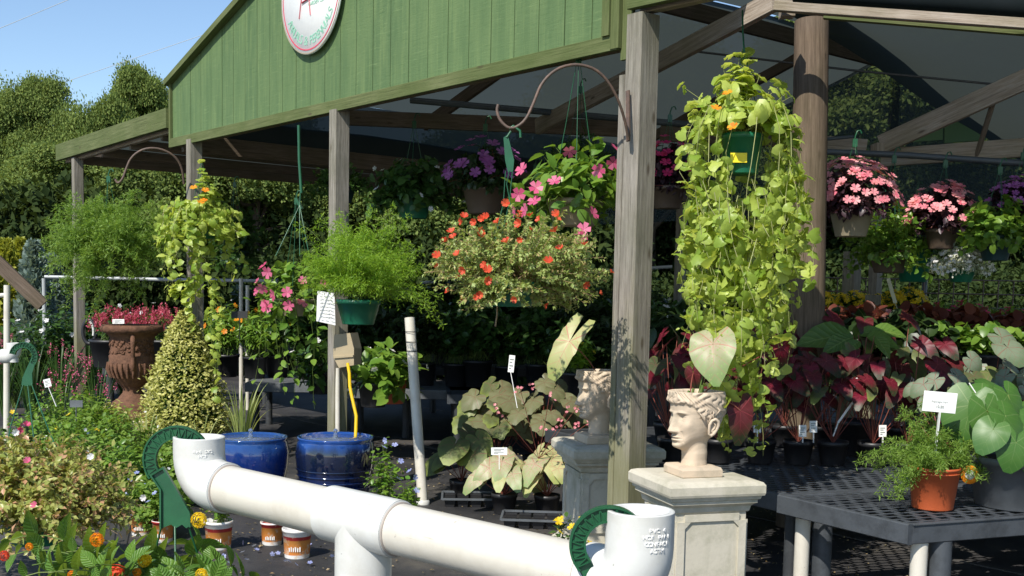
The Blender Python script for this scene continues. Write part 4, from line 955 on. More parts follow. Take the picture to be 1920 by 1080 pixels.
# philodendron in grey pot at the right edge
ph = thing('potted_philodendron', 'broad heart-leaved green philodendron in a round grey tub at the far end of the bench', 'potted plant', PZ(1905, 948, BH)); pd = (np.array(ph.location) - EP) @ fw
pot(ph, m_px(88, pd), m_px(95, pd), M['greypot'], m_px(95, pd), .82, rimh=.03); L0 = np.array(ph.location); base = L0 + ZV * m_px(90, pd)
for (x, y, x2, y2, dd, u_) in ((1820, 760, 1800, 845, -.05, (-.3, -1, .6)), (1862, 805, 1835, 850, -.25, (-.2, -1, .9)), (1850, 770, 1868, 838, -.1, (.2, -1, .5)), (1890, 740, 1920, 790, .0, (.2, -.8, .8)), (1840, 740, 1790, 770, .1, (-.3, -.6, .9)), (1920, 800, 1955, 860, -.15, (.1, -1, .6)), (1905, 830, 1895, 890, -.25, (0, -1, .4)), (1870, 730, 1835, 705, .2, (-.2, -.5, 1)), (1930, 760, 1975, 750, .1, (.2, -.4, 1)), (1800, 790, 1776, 812, .05, (-.3, -.8, .6)), (1940, 850, 1960, 910, -.2, (.2, -1, .2)), (1885, 780, 1930, 830, -.2, (.1, -.7, .8))):
    bigleaf(ph, W(x, y, pd + dd), W(x2, y2, pd + dd - .03), norm(np.array(u_)), T_HEART, M['philo'], None, base, 'stem', .004)
q = MB(); q.tube([base, W(1817, 718, pd + .05)], .003, 6); q.build('stake', M['white'], ph)
lb = thing('orange_pot_label', 'small round orange and white printed label on the grey tub', 'label', W(1818, 890, pd - m_px(60, pd)))
q = MB(); q.lathe(np.array(lb.location), [(0, 0), (m_px(17, pd), 0), (m_px(17, pd), .003), (0, .003)], 20, axis=-fw); q.build('label_disc', M['f_orange'], lb); q = MB(); q.lathe(np.array(lb.location) - fw * .0032, [(0, 0), (m_px(9, pd), 0), (m_px(9, pd), .001), (0, .001)], 14, axis=-fw); q.build('label_print', M['f_white'], lb)

# ------------------------------------------------------------------ blue fountain pots
def glaze(dark):
    m, nt, out = mat('blue_ceramic_glaze'); n = tex(nt, 'ShaderNodeTexNoise', 9, stretch=(1, 1, .25), detail=6); n2 = tex(nt, 'ShaderNodeTexNoise', 40, stretch=(1, 1, .1), detail=4)
    sp = nt.nodes.new('ShaderNodeSeparateXYZ'); tc = nt.nodes.new('ShaderNodeTexCoord'); lk(nt, tc.outputs['Object'], sp.inputs[0])
    z = math_(nt, 'ADD', sp.outputs[2], math_(nt, 'MULTIPLY_ADD', n.outputs[0], .14, -.07))
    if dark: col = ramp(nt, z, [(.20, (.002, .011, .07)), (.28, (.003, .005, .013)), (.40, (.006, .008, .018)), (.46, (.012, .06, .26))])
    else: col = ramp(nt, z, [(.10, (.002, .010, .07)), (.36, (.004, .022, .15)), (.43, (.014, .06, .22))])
    col = mixc(nt, math_(nt, 'MULTIPLY', n2.outputs[0], .3), col, (.01, .03, .12))
    finish(nt, out, col, .10, n2.outputs[0], .05, .002, coat=1.0); return m
water = bpy.data.materials.new('fountain_water'); water.use_nodes = True; pb = water.node_tree.nodes['Principled BSDF']; pb.inputs['Base Color'].default_value = (.55, .65, .8, 1); pb.inputs['Transmission Weight'].default_value = .85; pb.inputs['Roughness'].default_value = .05; pb.inputs['IOR'].default_value = 1.33
def fountain(label, px, py, d, rpx, hgt, dark):
    top = W(px, py, d); root = thing('fountain_pot', label, 'fountain', (top[0], top[1], 0)); r = m_px(rpx, d); H = top[2]; q = MB()
    q.lathe((0, 0, 0), [(0, 0), (r * .70, 0), (r * .74, .01), (r * .90, H * .35), (r * 1.0, H * .62), (r * 1.02, H * .8), (r * .97, H * .93), (r * .94, H * .96), (r * .98, H * .985), (r * .97, H), (r * .90, H), (r * .87, H * .97), (r * .80, H * .965), (0, H * .962)], 64)
    if dark:
        for k in range(4): q.lathe((0, 0, H * (.36 + k * .075)), [(r * (.915 + k * .022), -.006), (r * (.945 + k * .022), 0), (r * (.93 + k * .02), .006)], 64)
    q.build('pot', glaze(dark), root, world=False); q = MB()
    q.lathe((0, 0, H * .963), [(0, 0), (r * .84, 0), (r * .84, .007), (0, .009)], 40); q.build('water_surface', water, root, world=False)
    q = MB(); q.lathe((0, 0, H * .965), [(.024, 0), (.013, .02), (.011, .045), (.015, .055), (.007, .064), (0, .062)], 14); q.build('water_jet', water, root, world=False); return root
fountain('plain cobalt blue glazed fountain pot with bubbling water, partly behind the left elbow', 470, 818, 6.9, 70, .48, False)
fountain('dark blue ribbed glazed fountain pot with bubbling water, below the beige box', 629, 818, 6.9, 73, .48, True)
# beige outlet box with yellow hose on post, grey conduit
ob = thing('outlet_cover', 'beige weatherproof outlet box on the middle post', 'outlet box', W(645, 655, 7.35)); q = MB(); c = W(645, 658, 7.33); ax1 = norm(np.array([.96, -.25, 0])); mb_ = plain('beige_plastic', (.36, .29, .18), .5, .1, 9)
pr = [(-20, 30), (12, 34), (20, 5), (20, -26), (-10, -32), (-22, -12)]; dp = .12
q.prism([c + ax1 * x * 7.33 / F + ZV * y * 7.33 / F for x, y in pr], norm(np.array([.3, 1, 0])) * dp); q.build('cover', mb_, ob); q = MB(); q.bar(c + ax1 * -.07 + ZV * -.045 + [0, -.006, 0], c + ax1 * .068 + ZV * -.03 + [0, -.006, 0], .012, .012); q.build('lip', mb_, ob)
hs = thing('garden_hose', 'yellow hose hanging from the beige box into the ribbed blue pot', 'hose', W(665, 806, 7.0))
tubeobj([W(652, 682, 7.3), W(655, 700, 7.25), W(656, 725, 7.2), (W(660, 745, 7.15)), W(668, 780, 7.1), W(667, 812, 7.0), W(666, 830, 6.98)], .0105, M['f_yellow'], 'tube', hs, 12)
cd = thing('conduit_pipe', 'thin grey-white conduit pipe running down beside the middle post', 'pipe', Hh(633, 7.45, 0)); P = np.array(cd.location); q = MB(); q.tube([P, W(633, 690, 7.42)], .016, 12); q.build('tube', M['pvc'], cd)
lp = thing('leaning_pipe', 'white plastic pipe leaning upright between the fountain pot and the caladiums', 'pipe', PZ(793, 945, 0)); q = MB(); P = np.array(lp.location); dtop = (P - EP) @ fw; q.tube([P, W(768, 596, dtop + .1)], .034, 24); q.build('tube', M['pvc'], lp)
q = MB(); q.lathe(P, [(.045, 0), (.045, .02), (.036, .03)], 20); q.build('collar', M['pvc_new'], lp); q = MB()
for yy in (622, 641, 658): q.lathe(W(768 + (yy - 596) * .072, yy, dtop + .08), [(.035, -.003), (.0352, .003)], 20)
q.build('measure_line', M['wire'], lp)
wt = thing('notice_card', 'white notice card with faint writing pinned to the middle post', 'card', W(611, 576, 7.2)); q = MB(); q.prism([W(595, 545, 7.18), W(627, 550, 7.2), W(629, 610, 7.2), W(593, 602, 7.18)][::-1], fw * .004); q.build('card', M['white'], wt)
q = MB()
for k in range(7):
    y = 556 + k * 6.5
    for j in range(3): x = 600 + j * 8 + R.uniform(-1, 1); q.bar(W(x, y, 7.17), W(x + R.uniform(3, 7), y + .8, 7.17), .001, .004)
q.build('writing', M['ink'], wt)
# ------------------------------------------------------------------ brackets and hanging baskets
def bracket(label, pts, r, plate=None):
    P = [W(*p) for p in pts]; root = thing('hanging_bracket', label, 'bracket', P[0]); 
    # smooth the path
    A = np.array(P)
    for _ in range(2):
        B_ = [A[0]]
        for a, b in zip(A[:-1], A[1:]): B_ += [a * .75 + b * .25, a * .25 + b * .75]
        A = np.array(B_ + [A[-1]])
    q = MB(); q.tube(list(A), r, 10); q.build('rod', M['iron'], root)
    if plate: q = MB(); q.bar(W(*plate[0]), W(*plate[1]), .022, .008, upv=norm(-ND)); q.build('wall_plate', M['iron'], root)
    return root
bracket('rusty curved iron bracket on the big timber post', [(1178, 262, 5.12), (1172, 225, 5.08), (1155, 175, 5.02), (1125, 133, 4.98), (1085, 119, 4.95), (1045, 127, 4.92), (1015, 155, 4.9), (1002, 190, 4.9), (985, 228, 4.9), (958, 244, 4.9), (938, 228, 4.9), (931, 208, 4.9), (934, 196, 4.9)], .0068, ((1177, 170, 5.15), (1178, 265, 5.13)))
bracket('thin curved iron bracket on the shaded second post', [(345, 345, 9.0), (342, 315, 8.95), (328, 292, 8.9), (300, 278, 8.85), (270, 278, 8.8), (246, 294, 8.8), (236, 318, 8.8), (230, 336, 8.8), (221, 345, 8.8), (215, 335, 8.8)], .0095)

def relpts(root, lst):
    L_ = np.array(root.location); return np.array([W(*p) - L_ for p in lst])
# 1. moss rose with red flowers
H6 = root_at('hanging_basket', 'hanging moss rose with small red flowers, left of the big timber post', 'hanging basket', 958, 545, 4.9)
pot(H6, .125, .11, M['greenpot'], .04)
q = MB(); q.prism([np.array(W(x, y, 4.9)) for x, y in ((944, 258), (952, 252), (964, 300), (962, 322), (952, 322), (947, 300))], fw * .004)
for a, b in (((948, 320), (944, 380)), ((955, 320), (950, 345)), ((961, 320), (955, 380))): q.tube([W(*a, 4.9), W(*b, 4.9), W(b[0] + R.uniform(-40, 40), 520, 4.9)], .0022, 5)
q.tube([W(955, 242, 4.9), W(962, 236, 4.9), W(975, 245, 4.9), W(976, 258, 4.9)], .006, 6); q.tube([W(950, 258, 4.9), W(958, 246, 4.9)], .006, 6); q.build('hanger', M['hanger'], H6)
tp = ell_tips(300, .385, .34, .23, (.03, 0, .07), -.8, .72, 1.1); tp[:, 2] += .02; ex = relpts(H6, [(795, 512, 4.9), (1108, 440, 4.8), (1100, 462, 4.8), (820, 480, 4.8), (845, 420, 4.9), (960, 385, 4.8), (1060, 395, 4.9)])
P6 = arch(np.concatenate([tp, ex]), (0, 0, 0), .05, .16, 8); stems(P6, .0028, M['tanstem'], H6)
leaves_on(P6, 60, .021, T_Q, 'foliage', M['portu'], H6, .3, 1, .75, jit=.004)
idx = rng.permutation(len(tp))[:70]; t_ = tp[idx]; front = t_[(t_[:, 1] < .12)][:26]
single(T_CUP, front + norm(front) * .012, norm(rng.normal(size=(len(front), 3)) * .5 + [0, 0, .2]), norm(front) + ZV * .5, rng.uniform(.013, .019, len(front)), 'flower', M['f_red'], H6)
e_ = relpts(H6, [(868, 415, 4.75), (870, 408, 4.7), (847, 437, 4.7), (911, 408, 4.65), (903, 411, 4.65), (948, 382, 4.7), (820, 481, 4.7), (1012, 413, 4.7), (1042, 402, 4.7), (1042, 435, 4.65), (1050, 468, 4.7), (1028, 492, 4.6), (950, 455, 4.55), (914, 508, 4.55), (870, 505, 4.6), (912, 526, 4.6), (890, 417, 4.65), (975, 420, 4.6), (1096, 460, 4.7)])
single(T_CUP, e_, rng.normal(size=(len(e_), 3)) * .5 + [0, 0, .3], np.tile([-.2, -1, .6], (len(e_), 1)), rng.uniform(.016, .022, len(e_)), 'flower', M['f_red'], H6)
q = MB(); q.tube([W(933, 560, 4.85), W(932, 590, 4.82), W(929, 612, 4.8)], .004, 5); q.build('dangling_stem', M['tanstem'], H6)

# 2. pink mandevilla right of it
def mandevilla(label, px, py, d, rx, rz, H, nfl, fm, npx=150, lsz=.06, lm='mid', trailn=0, T=T_OVAL, pm='tanpot', kk=5, dark=False, zlo=-.7):
    r = root_at('hanging_basket', label, 'hanging basket', px, py, d); pot(r, .14, .13, M[pm]); strands(r, .14, H)
    tp = ell_tips(npx // 3, rx, rx * .9, rz, (0, 0, .02), zlo, .7, 1.1); P = arch(tp, (0, 0, 0), .05, .2, 7)
    stems(P, .0026, M['stem'], r); leaves_on(P, kk, lsz, T, 'leaf', M[lm], r, .35, 1.05, .8, one=True, limit=260)
    if trailn:
        Pt = trail(trailn, rx * .75, .85, (0, 0, 0)); stems(Pt, .002, M['stem'], r); leaves_on(Pt, 9, lsz * .9, T, 'foliage', M[lm], r, .2, 1, .8)
    if nfl:
        t2 = ell_tips(nfl * 3, rx * 1.02, rx * .92, rz * 1.02, (0, 0, .03), -.4, .98, 1.08); t2 = t2[t2[:, 1] < rx * .2][:nfl]; nr = norm(t2 + [0, -.1, .05])
        single(T_FLOWER, t2, np.cross(nr, rng.normal(size=(len(t2), 3))), nr, rng.uniform(.033, .045, len(t2)), 'flower', M[fm], r)
    return r
H7 = mandevilla('hanging mandevilla with large pink flowers and bright leaves, touching the big timber post', 1078, 375, 5.6, .30, .26, .69, 5, 'f_pink', 270, .078, 'mid')
H7b = relpts(H7, [(1068, 283, 5.4), (1123, 320, 5.3), (972, 365, 5.35), (1005, 352, 5.3), (1002, 378, 5.3), (1150, 305, 5.4), (1112, 400, 5.3), (1095, 430, 5.3), (1090, 445, 5.3), (1040, 340, 5.3), (985, 395, 5.3)])
single(T_FLOWER, H7b, rng.normal(size=(len(H7b), 3)) + [0, 0, .2], np.tile([-.2, -1, .3], (len(H7b), 1)), .036, 'flower', M['f_pink'], H7)
# 3. pink mandevilla at left
H3 = mandevilla('hanging mandevilla with pink flowers and long trailing stems, between the two left fern baskets', 555, 560, 8.4, .30, .28, .72, 7, 'f_pink', 220, .075, 'mid', 16)
H3b = relpts(H3, [(502, 511, 8.1), (513, 553, 8.1), (497, 572, 8.1), (568, 566, 8.1), (492, 540, 8.1), (500, 575, 8.1)])
single(T_FLOWER, H3b, rng.normal(size=(len(H3b), 3)) + [0, 0, .2], np.tile([-.4, -1, .3], (len(H3b), 1)), .048, 'flower', M['f_pink'], H3)

# 4. ferns
def fern(label, px, py, d, rx, rz, H, pr, pm, nf, m, seed_t=(), cz=.02, kb=24, zmin=-.55, mk='fern', nl=.024):
    r = root_at('hanging_basket', label, 'hanging basket', px, py, d); pot(r, pr, pr * 1.15, M[pm], 0)
    if H: strands(r, pr, H)
    tp = ell_tips(nf, rx, rx * .95, rz, (0, 0, cz), zmin, .6, 1.1)
    if len(seed_t): tp = np.concatenate([tp, relpts(r, seed_t)])
    P = arch(tp, (0, 0, .02), .06, .28, 9); stems(P, .0016, M['stem'], r)
    needles_on(P, kb, .085, 9, nl, M[mk], r, .12, w=.8); return r
H4 = fern('bright green asparagus fern in a green pot, hanging in front of the middle post', 672, 562, 6.5, .34, .30, 0, .125, 'greenpot', 150, 'fern', [(830, 605, 6.4), (812, 580, 6.3), (800, 560, 6.4), (560, 420, 6.5), (740, 390, 6.5), (770, 410, 6.5), (790, 470, 6.4), (565, 500, 6.4), (822, 560, 6.5), (760, 420, 6.6), (600, 410, 6.5), (640, 400, 6.4), (700, 395, 6.4)], .16, 26, -.45)
q = MB(); q.tube([W(560, 235, 6.9), W(561, 300, 6.9), W(565, 362, 6.9)], .009, 8)
for x in (545, 560, 566): q.tube([W(563, 362, 6.9), W(562, 385, 6.85), W(x - 6 + (x - 556) * 2, 480, 6.8)], .003, 5)
q.bar(W(556, 372, 6.9), W(566, 392, 6.9), .03, .015); q.build('hanger', M['hanger'], H4)
H1 = fern('soft pale green asparagus fern hanging furthest left, in front of the far timber post', 205, 470, 8.8, .50, .46, .55, .12, 'tealpot', 190, 'fern2', [(90, 560, 8.8), (120, 580, 8.7), (165, 600, 8.7), (300, 380, 8.8), (150, 390, 8.8), (310, 480, 8.7), (260, 560, 8.8), (180, 590, 8.7), (100, 460, 8.8)], .02, 28, -.85, 'fern2', .034)
# 5. black-eyed susan vines
def susan(root, n_one, lsz, dome, trails, drop, rr, extra=None, nfl=(), fsz=.03, kd=6, kt=14, T=T_HEART_S, up=.1, dz=0.05, angs=None, avoid=None):
    tp = ell_tips(dome[0], dome[1], dome[1], dome[2], (0, 0, dz), -.1, .7, 1.15); P = arch(tp, (0, 0, 0), .04, .15, 8)
    Pt = trail(trails, rr, drop, (0, 0, 0), 14, .035, .3, up, angs)
    if extra is not None: P = np.concatenate([P, arch(extra, (0, 0, .02), .02, .05, 8)])
    stems(P, .0022, M['palestem'], root); stems(Pt, .0022, M['palestem'], root)
    leaves_on(P, kd, lsz, T, 'leaf', M['lime'], root, .3, 1.03, .85, .6, .35, one=True, limit=n_one // 2, avoid=avoid)
    leaves_on(Pt, kt, lsz, T, 'leaf', M['lime'], root, .08, 1.0, .85, 1.0, .35, one=True, limit=n_one // 2, upz=.5, avoid=avoid)
    leaves_on(Pt, kt, lsz * .5, T_OVAL, 'foliage', M['lime'], root, .08, 1.0, .7, 1.0, .35, avoid=avoid)
    if len(nfl): f = relpts(root, nfl); single(T_FLOWER, f, rng.normal(size=(len(f), 3)) * .3 + [1, 0, .2], np.tile([-.1, -.6, .8], (len(f), 1)), fsz, 'flower', M['f_orange'], root)
H9 = root_at('hanging_basket', 'very long lime green vine spilling from a green pot with a yellow label', 'hanging basket', 1392, 252, 4.9)
pot(H9, .088, .175, M['greenpot'], 0, .86); q = MB(); c = W(1378, 303, 4.9) - fw * .082; q.bar(c - rt * .036, c + rt * .036, .002, .042, b=.0006); q.build('yellow_label', M['yellow'], H9)
q = MB(); q.tube([W(1392, 20, 5.0), W(1393, 60, 4.95), W(1395, 90, 4.92)], .004, 6)
for k in (-1, 0, 1): q.tube([W(1395, 88, 4.92), W(1394 + k * 34, 250, 4.9)], .0022, 5)
q.build('hanger', M['hanger'], H9)
ex = relpts(H9, [(1275, 160, 4.9), (1300, 185, 4.85), (1355, 125, 4.9), (1385, 105, 4.9), (1405, 95, 4.9), (1412, 135, 4.9), (1425, 140, 4.9), (1475, 150, 4.9), (1485, 180, 4.9), (1345, 150, 4.9), (1395, 120, 4.85), (1370, 110, 4.9), (1270, 250, 4.8), (1505, 240, 4.8), (1500, 260, 4.9), (1400, 100, 4.95), (1480, 170, 4.8), (1350, 140, 4.8)])
av_ = np.concatenate([rng.uniform(math.pi * .95, 2.05 * math.pi, 30), rng.uniform(0, math.pi, 14)]); av_ = av_[(np.abs(((av_ - 1.5 * math.pi + math.pi) % (2 * math.pi)) - math.pi) > .33) | (rng.random(len(av_)) < .25)]
susan(H9, 600, .047, (26, .25, .14), len(av_), 1.15, .20, ex, [(1364, 175, 4.7), (1342, 203, 4.65), (1374, 238, 4.6)], .024, 6, 15, dz=.05, angs=av_, avoid=lambda p: (np.abs(p[:, 0]) < .10) & (p[:, 1] < .02) & (p[:, 2] < .03) & (p[:, 2] > -.23))
# lower front tails
ends = [(1350, 720), (1400, 740), (1420, 620), (1440, 700), (1330, 640), (1380, 690), (1460, 640), (1345, 820), (1425, 855), (1410, 780), (1380, 640), (1290, 560), (1275, 480), (1300, 600), (1490, 520), (1520, 530), (1465, 600), (1480, 570), (1360, 600), (1310, 560), (1395, 830), (1365, 770), (1420, 760), (1400, 700), (1440, 640), (1350, 680), (1430, 560), (1380, 560)]
st_ = [(1345 + R.uniform(-45, 90), 330 + R.uniform(0, 60)) for _ in ends]
Pt = np.stack([np.array([W(x0 + (x1 - x0) * t + 9 * math.sin(t * 7 + i), y0 + (y1 - y0) * t ** .9, 4.78 + .12 * math.sin(i * 1.7) + .05 * math.sin(t * 5 + i)) for t in np.linspace(0, 1, 12)]) for i, ((x1, y1), (x0, y0)) in enumerate(zip(ends, st_))]) - np.array(H9.location)
stems(Pt, .0024, M['palestem'], H9); leaves_on(Pt, 11, .045, T_HEART_S, 'leaf', M['lime'], H9, .05, 1, .85, .9, .4, one=True, limit=230, upz=.4); leaves_on(Pt, 16, .024, T_OVAL, 'foliage', M['lime'], H9, .05, 1, .7, .9)
tl = [(x0, y0, x1, y1) for x0, y0, x1, y1 in ((1360, 600, 1340, 830), (1400, 600, 1415, 850), (1385, 590, 1370, 800), (1420, 580, 1435, 790), (1345, 590, 1330, 760), (1405, 620, 1395, 820), (1375, 600, 1360, 850), (1430, 560, 1450, 700), (1390, 600, 1425, 740))]
Pt = np.stack([np.array([W(x0 + (x1 - x0) * t + 8 * math.sin(t * 8 + i * 2), y0 + (y1 - y0) * t, 4.86 + .08 * math.sin(i * 1.7)) for t in np.linspace(0, 1, 12)]) for i, (x0, y0, x1, y1) in enumerate(tl)]) - np.array(H9.location)
stems(Pt, .0024, M['palestem'], H9); leaves_on(Pt, 13, .042, T_HEART_S, 'foliage', M['lime'], H9, .05, 1, .85, .9, .45, upz=.4); leaves_on(Pt, 16, .024, T_OVAL, 'foliage', M['lime'], H9, .05, 1, .7, .9)
H2 = root_at('hanging_basket', 'lime green vine with a few orange flowers, hanging at the second post', 'hanging basket', 378, 410, 8.5); pot(H2, .13, .15, M['greenpot']); strands(H2, .13, .42, hook=False)
ex = relpts(H2, [(375, 300, 8.5), (380, 315, 8.4), (372, 335, 8.4), (390, 330, 8.5), (400, 345, 8.4), (450, 400, 8.4), (455, 440, 8.4), (320, 400, 8.5)])
susan(H2, 580, .043, (95, .31, .34), 22, .62, .26, ex, [(363, 352, 8.3), (385, 357, 8.3), (376, 380, 8.25), (382, 376, 8.3)], .030, 9, 12, dz=-.14)
Pt = np.stack([np.array([W(x0 + 5 * math.sin(t * 7 + i), 520 + (y1 - 520) * t, 8.35) for t in np.linspace(0, 1, 12)]) for i, (x0, y1) in enumerate(((350, 575), (360, 620), (400, 750), (405, 640), (395, 600), (412, 700), (330, 560)))]) - np.array(H2.location)
stems(Pt, .003, M['stem'], H2); leaves_on(Pt, 16, .045, T_HEART_S, 'foliage', M['lime'], H2, 0, 1, .85)

# 6. impatiens baskets on the right
def impatiens(label, px, py, d, rx, rz, pr, pm, fm, nf, H, fs=.032, lm='purpleleaf'):
    r = root_at('hanging_basket', label, 'hanging basket', px, py, d); pot(r, pr, pr * 1.25, M[pm], 0); strands(r, pr, H)
    tp = ell_tips(75, rx, rx * .9, rz, (0, 0, .02), -.25, .65, 1.0); P = arch(tp, (0, 0, 0), .05, .2, 7); stems(P, .0025, M['redstem'], r)
    leaves_on(P, 14, .052, T_OVAL, 'foliage', M[lm], r, .2, 1.0, .8)
    t2 = ell_tips(nf * 3, rx, rx * .9, rz, (0, 0, .03), .05, .98, 1.06); t2 = t2[(t2[:, 1] < rx * .45)][:nf]; nr = norm(t2 + [0, -.12, .10])
    single(T_FLOWER, t2, np.cross(nr, rng.normal(size=(len(t2), 3))), nr, rng.uniform(fs * .8, fs * 1.15, len(t2)), 'flower', M[fm], r); return r
impatiens('tan pot of salmon pink impatiens hanging right of the round pole', 1597, 396, 7.1, .30, .29, .13, 'tanpot', 'f_salmon', 120, .42)
impatiens('brown pot of salmon pink impatiens, smaller and behind the tan one', 1766, 430, 7.4, .23, .28, .105, 'brownpot', 'f_salmon', 95, .42, .030)
impatiens('purple-pink impatiens basket at the right edge', 1912, 400, 7.3, .20, .20, .10, 'brownpot', 'f_purple', 50, .36, .030)
impatiens('magenta impatiens basket glimpsed between the big timber post and the lime vine', 1252, 350, 7.6, .15, .30, .12, 'brownpot', 'f_magenta', 34, .45, .036)
impatiens('shaded brown pot of purple petunias under the roof, left of the pink mandevilla', 908, 352, 7.7, .27, .30, .145, 'brownpot', 'f_purple', 24, .40, .045, 'dark')
def bushy(label, px, py, d, rx, rz, pr, pm, lm, H, n=70, k=12, ls=.05, T=T_OVAL, fl=None, cz=0, zmin=-.5, sm='stem', phgt=1.15):
    r = root_at('hanging_basket', label, 'hanging basket', px, py, d); pot(r, pr, pr * phgt, M[pm], 0); strands(r, pr, H)
    tp = ell_tips(n, rx, rx * .95, rz, (0, 0, cz), zmin, .6, 1.1); P = arch(tp, (0, 0, 0), .05, .2, 7); stems(P, .0022, M[sm], r)
    leaves_on(P, k, ls, T, 'foliage', M[lm], r, .2, 1.02, .8)
    if fl:
        fm, nf, fs = fl; t2 = ell_tips(nf * 2, rx, rx * .9, rz, (0, 0, cz), -.4, .95, 1.1); t2 = t2[t2[:, 1] < .1][:nf]
        if nf > 60: merged(T_FLOWER, t2, rng.normal(size=(len(t2), 3)), norm(t2) + [0, -.3, .2], fs, 'blossoms', M[fm], r)
        else: single(T_FLOWER, t2, rng.normal(size=(len(t2), 3)), norm(t2) + [0, -.3, .2], fs, 'flower', M[fm], r)
    return r
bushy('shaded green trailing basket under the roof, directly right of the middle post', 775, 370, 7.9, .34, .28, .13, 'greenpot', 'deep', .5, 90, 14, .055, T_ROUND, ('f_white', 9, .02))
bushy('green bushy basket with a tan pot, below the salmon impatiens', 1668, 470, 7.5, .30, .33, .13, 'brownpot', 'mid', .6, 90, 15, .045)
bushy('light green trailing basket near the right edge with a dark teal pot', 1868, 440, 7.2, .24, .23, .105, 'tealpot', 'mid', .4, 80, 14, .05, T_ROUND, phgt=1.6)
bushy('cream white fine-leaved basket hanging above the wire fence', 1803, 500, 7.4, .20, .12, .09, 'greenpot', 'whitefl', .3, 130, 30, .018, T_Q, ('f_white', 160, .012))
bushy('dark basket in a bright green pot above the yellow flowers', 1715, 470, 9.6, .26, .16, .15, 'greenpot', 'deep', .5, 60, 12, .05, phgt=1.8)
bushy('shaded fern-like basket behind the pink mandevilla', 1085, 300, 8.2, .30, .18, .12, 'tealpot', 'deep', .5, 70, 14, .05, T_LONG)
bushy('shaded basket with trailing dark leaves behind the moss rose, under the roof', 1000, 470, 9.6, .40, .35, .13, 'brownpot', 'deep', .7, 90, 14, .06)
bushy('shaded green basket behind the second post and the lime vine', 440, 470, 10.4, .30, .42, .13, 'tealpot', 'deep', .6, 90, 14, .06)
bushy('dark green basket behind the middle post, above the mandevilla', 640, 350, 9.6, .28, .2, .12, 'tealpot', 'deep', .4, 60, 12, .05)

# ------------------------------------------------------------------ second pipe stand and its basket at far left
s2 = thing('pipe_stand', 'second white pipe stand at the left edge with one upturned elbow', 'pipe stand', Hh(-60, 7.2, 0)); a2 = W(12, 668, 7.0); D2 = norm(np.array([.95, -.25, 0]))
r2 = m_px(13.5, 7.0); eo, mo = elbow(a2, D2, r2, .085, s2, 24); q = MB(); q.tube([a2 + D2 * .0, a2 - D2 * 1.1], r2 * .88, 20); q.build('pipe', M['pvc'], s2); q = MB(); ppp = a2 - D2 * .35; q.tube([ppp, [ppp[0], ppp[1], 0]], r2 * .88, 20); q.build('leg', M['pvc'], s2)
wp = thing('white_post', 'thin upright white plastic pipe rising behind the left elbow', 'pipe', Hh(12, 8.3, 0)); q = MB(); P = np.array(wp.location); q.tube([P, W(13, 535, 8.3)], .023, 14); q.tube([W(14, 553, 8.3), W(-30, 556, 8.3)], .017, 10); q.build('tube', M['pvc'], wp)
b3 = root_at('hanging_basket', 'big sprawling moss rose basket hung by green strands from the left edge elbow', 'hanging basket', 75, 960, 5.2)
C3 = W(45, 668, 6.6); p3 = 6.6 / F; hangerhook(b3, C3, 26 * p3, 17 * p3, math.radians(-40), math.radians(170), XH, .022)
q = MB(); q.prism([W(x, y, 6.6) for x, y in ((66, 655), (71, 665), (60, 700), (61, 722), (50, 724), (40, 722), (42, 708))], fw * .006); q.tube([W(43, 722, 6.6), W(20, 800, 6.0), W(-10, 950, 5.3)], .0035, 6); q.tube([W(52, 722, 6.6), W(62, 810, 6.0), W(80, 950, 5.0)], .0035, 6); q.tube([W(59, 720, 6.6), W(85, 790, 6.1), W(150, 950, 5.5)], .0035, 6); q.build('strand', M['hanger'], b3)
pot(b3, .17, .14, M['greenpot'], 0); tp = ell_tips(420, .46, .42, .34, (-.02, 0, .03), -.4, .55, 1.12); P3 = arch(tp, (0, 0, 0), .07, .15, 8); stems(P3, .0026, M['tanstem'], b3)
leaves_on(P3, 34, .034, T_Q, 'foliage', M['portu2'], b3, .25, 1, .75, jit=.006)
t2 = ell_tips(60, .46, .42, .36, (0, 0, .03), 0, 1, 1.08); t2 = t2[t2[:, 1] < .1][:16]
for k_, a_, b_ in (('f_magenta', 0, 5), ('f_white', 5, 11), ('f_pink', 11, 16)): single(T_CUP, t2[a_:b_], rng.normal(size=(len(t2[a_:b_]), 3)) * .4 + [.5, 0, 0], np.tile([0, -1, .5], (len(t2[a_:b_]), 1)), .017, 'flower', M[k_], b3)

# ------------------------------------------------------------------ shrubs, pots and garden plants
def shrub(name, label, cat, P, rx, rz, lm, n=60, k=14, ls=.05, T=T_OVAL, potr=0, pm='blackpot', poth=.2, fl=None, group=None, cz=None, upright=.0, zmin=-.1, sm='stem', one=False):
    r = thing(name, label, cat, P, group); z0 = 0
    if potr: pot(r, potr, poth, M[pm], poth, .8); z0 = poth
    cz = z0 + rz * .8 if cz is None else cz
    tp = ell_tips(n, rx, rx, rz, (0, 0, cz), zmin, .55, 1.1); Pp = arch(tp, (0, 0, z0), potr * .3 + .02, .15, 7); stems(Pp, .0022, M[sm], r)
    leaves_on(Pp, k, ls, T, 'leaf' if one else 'foliage', M[lm], r, .25, 1.03, .8, one=one)
    if fl:
        fm, nf, fs = fl; t2 = ell_tips(nf * 3, rx, rx, rz, (0, 0, cz), .0, .98, 1.12); t2 = t2[t2[:, 1] < rx * .4][:nf]
        (single if nf <= 60 else merged)(T_FLOWER, t2, rng.normal(size=(len(t2), 3)), norm(t2 - [0, 0, cz]) + [0, -.3, .4], fs, 'flower' if nf <= 60 else 'blossoms', M[fm], r)
    return r
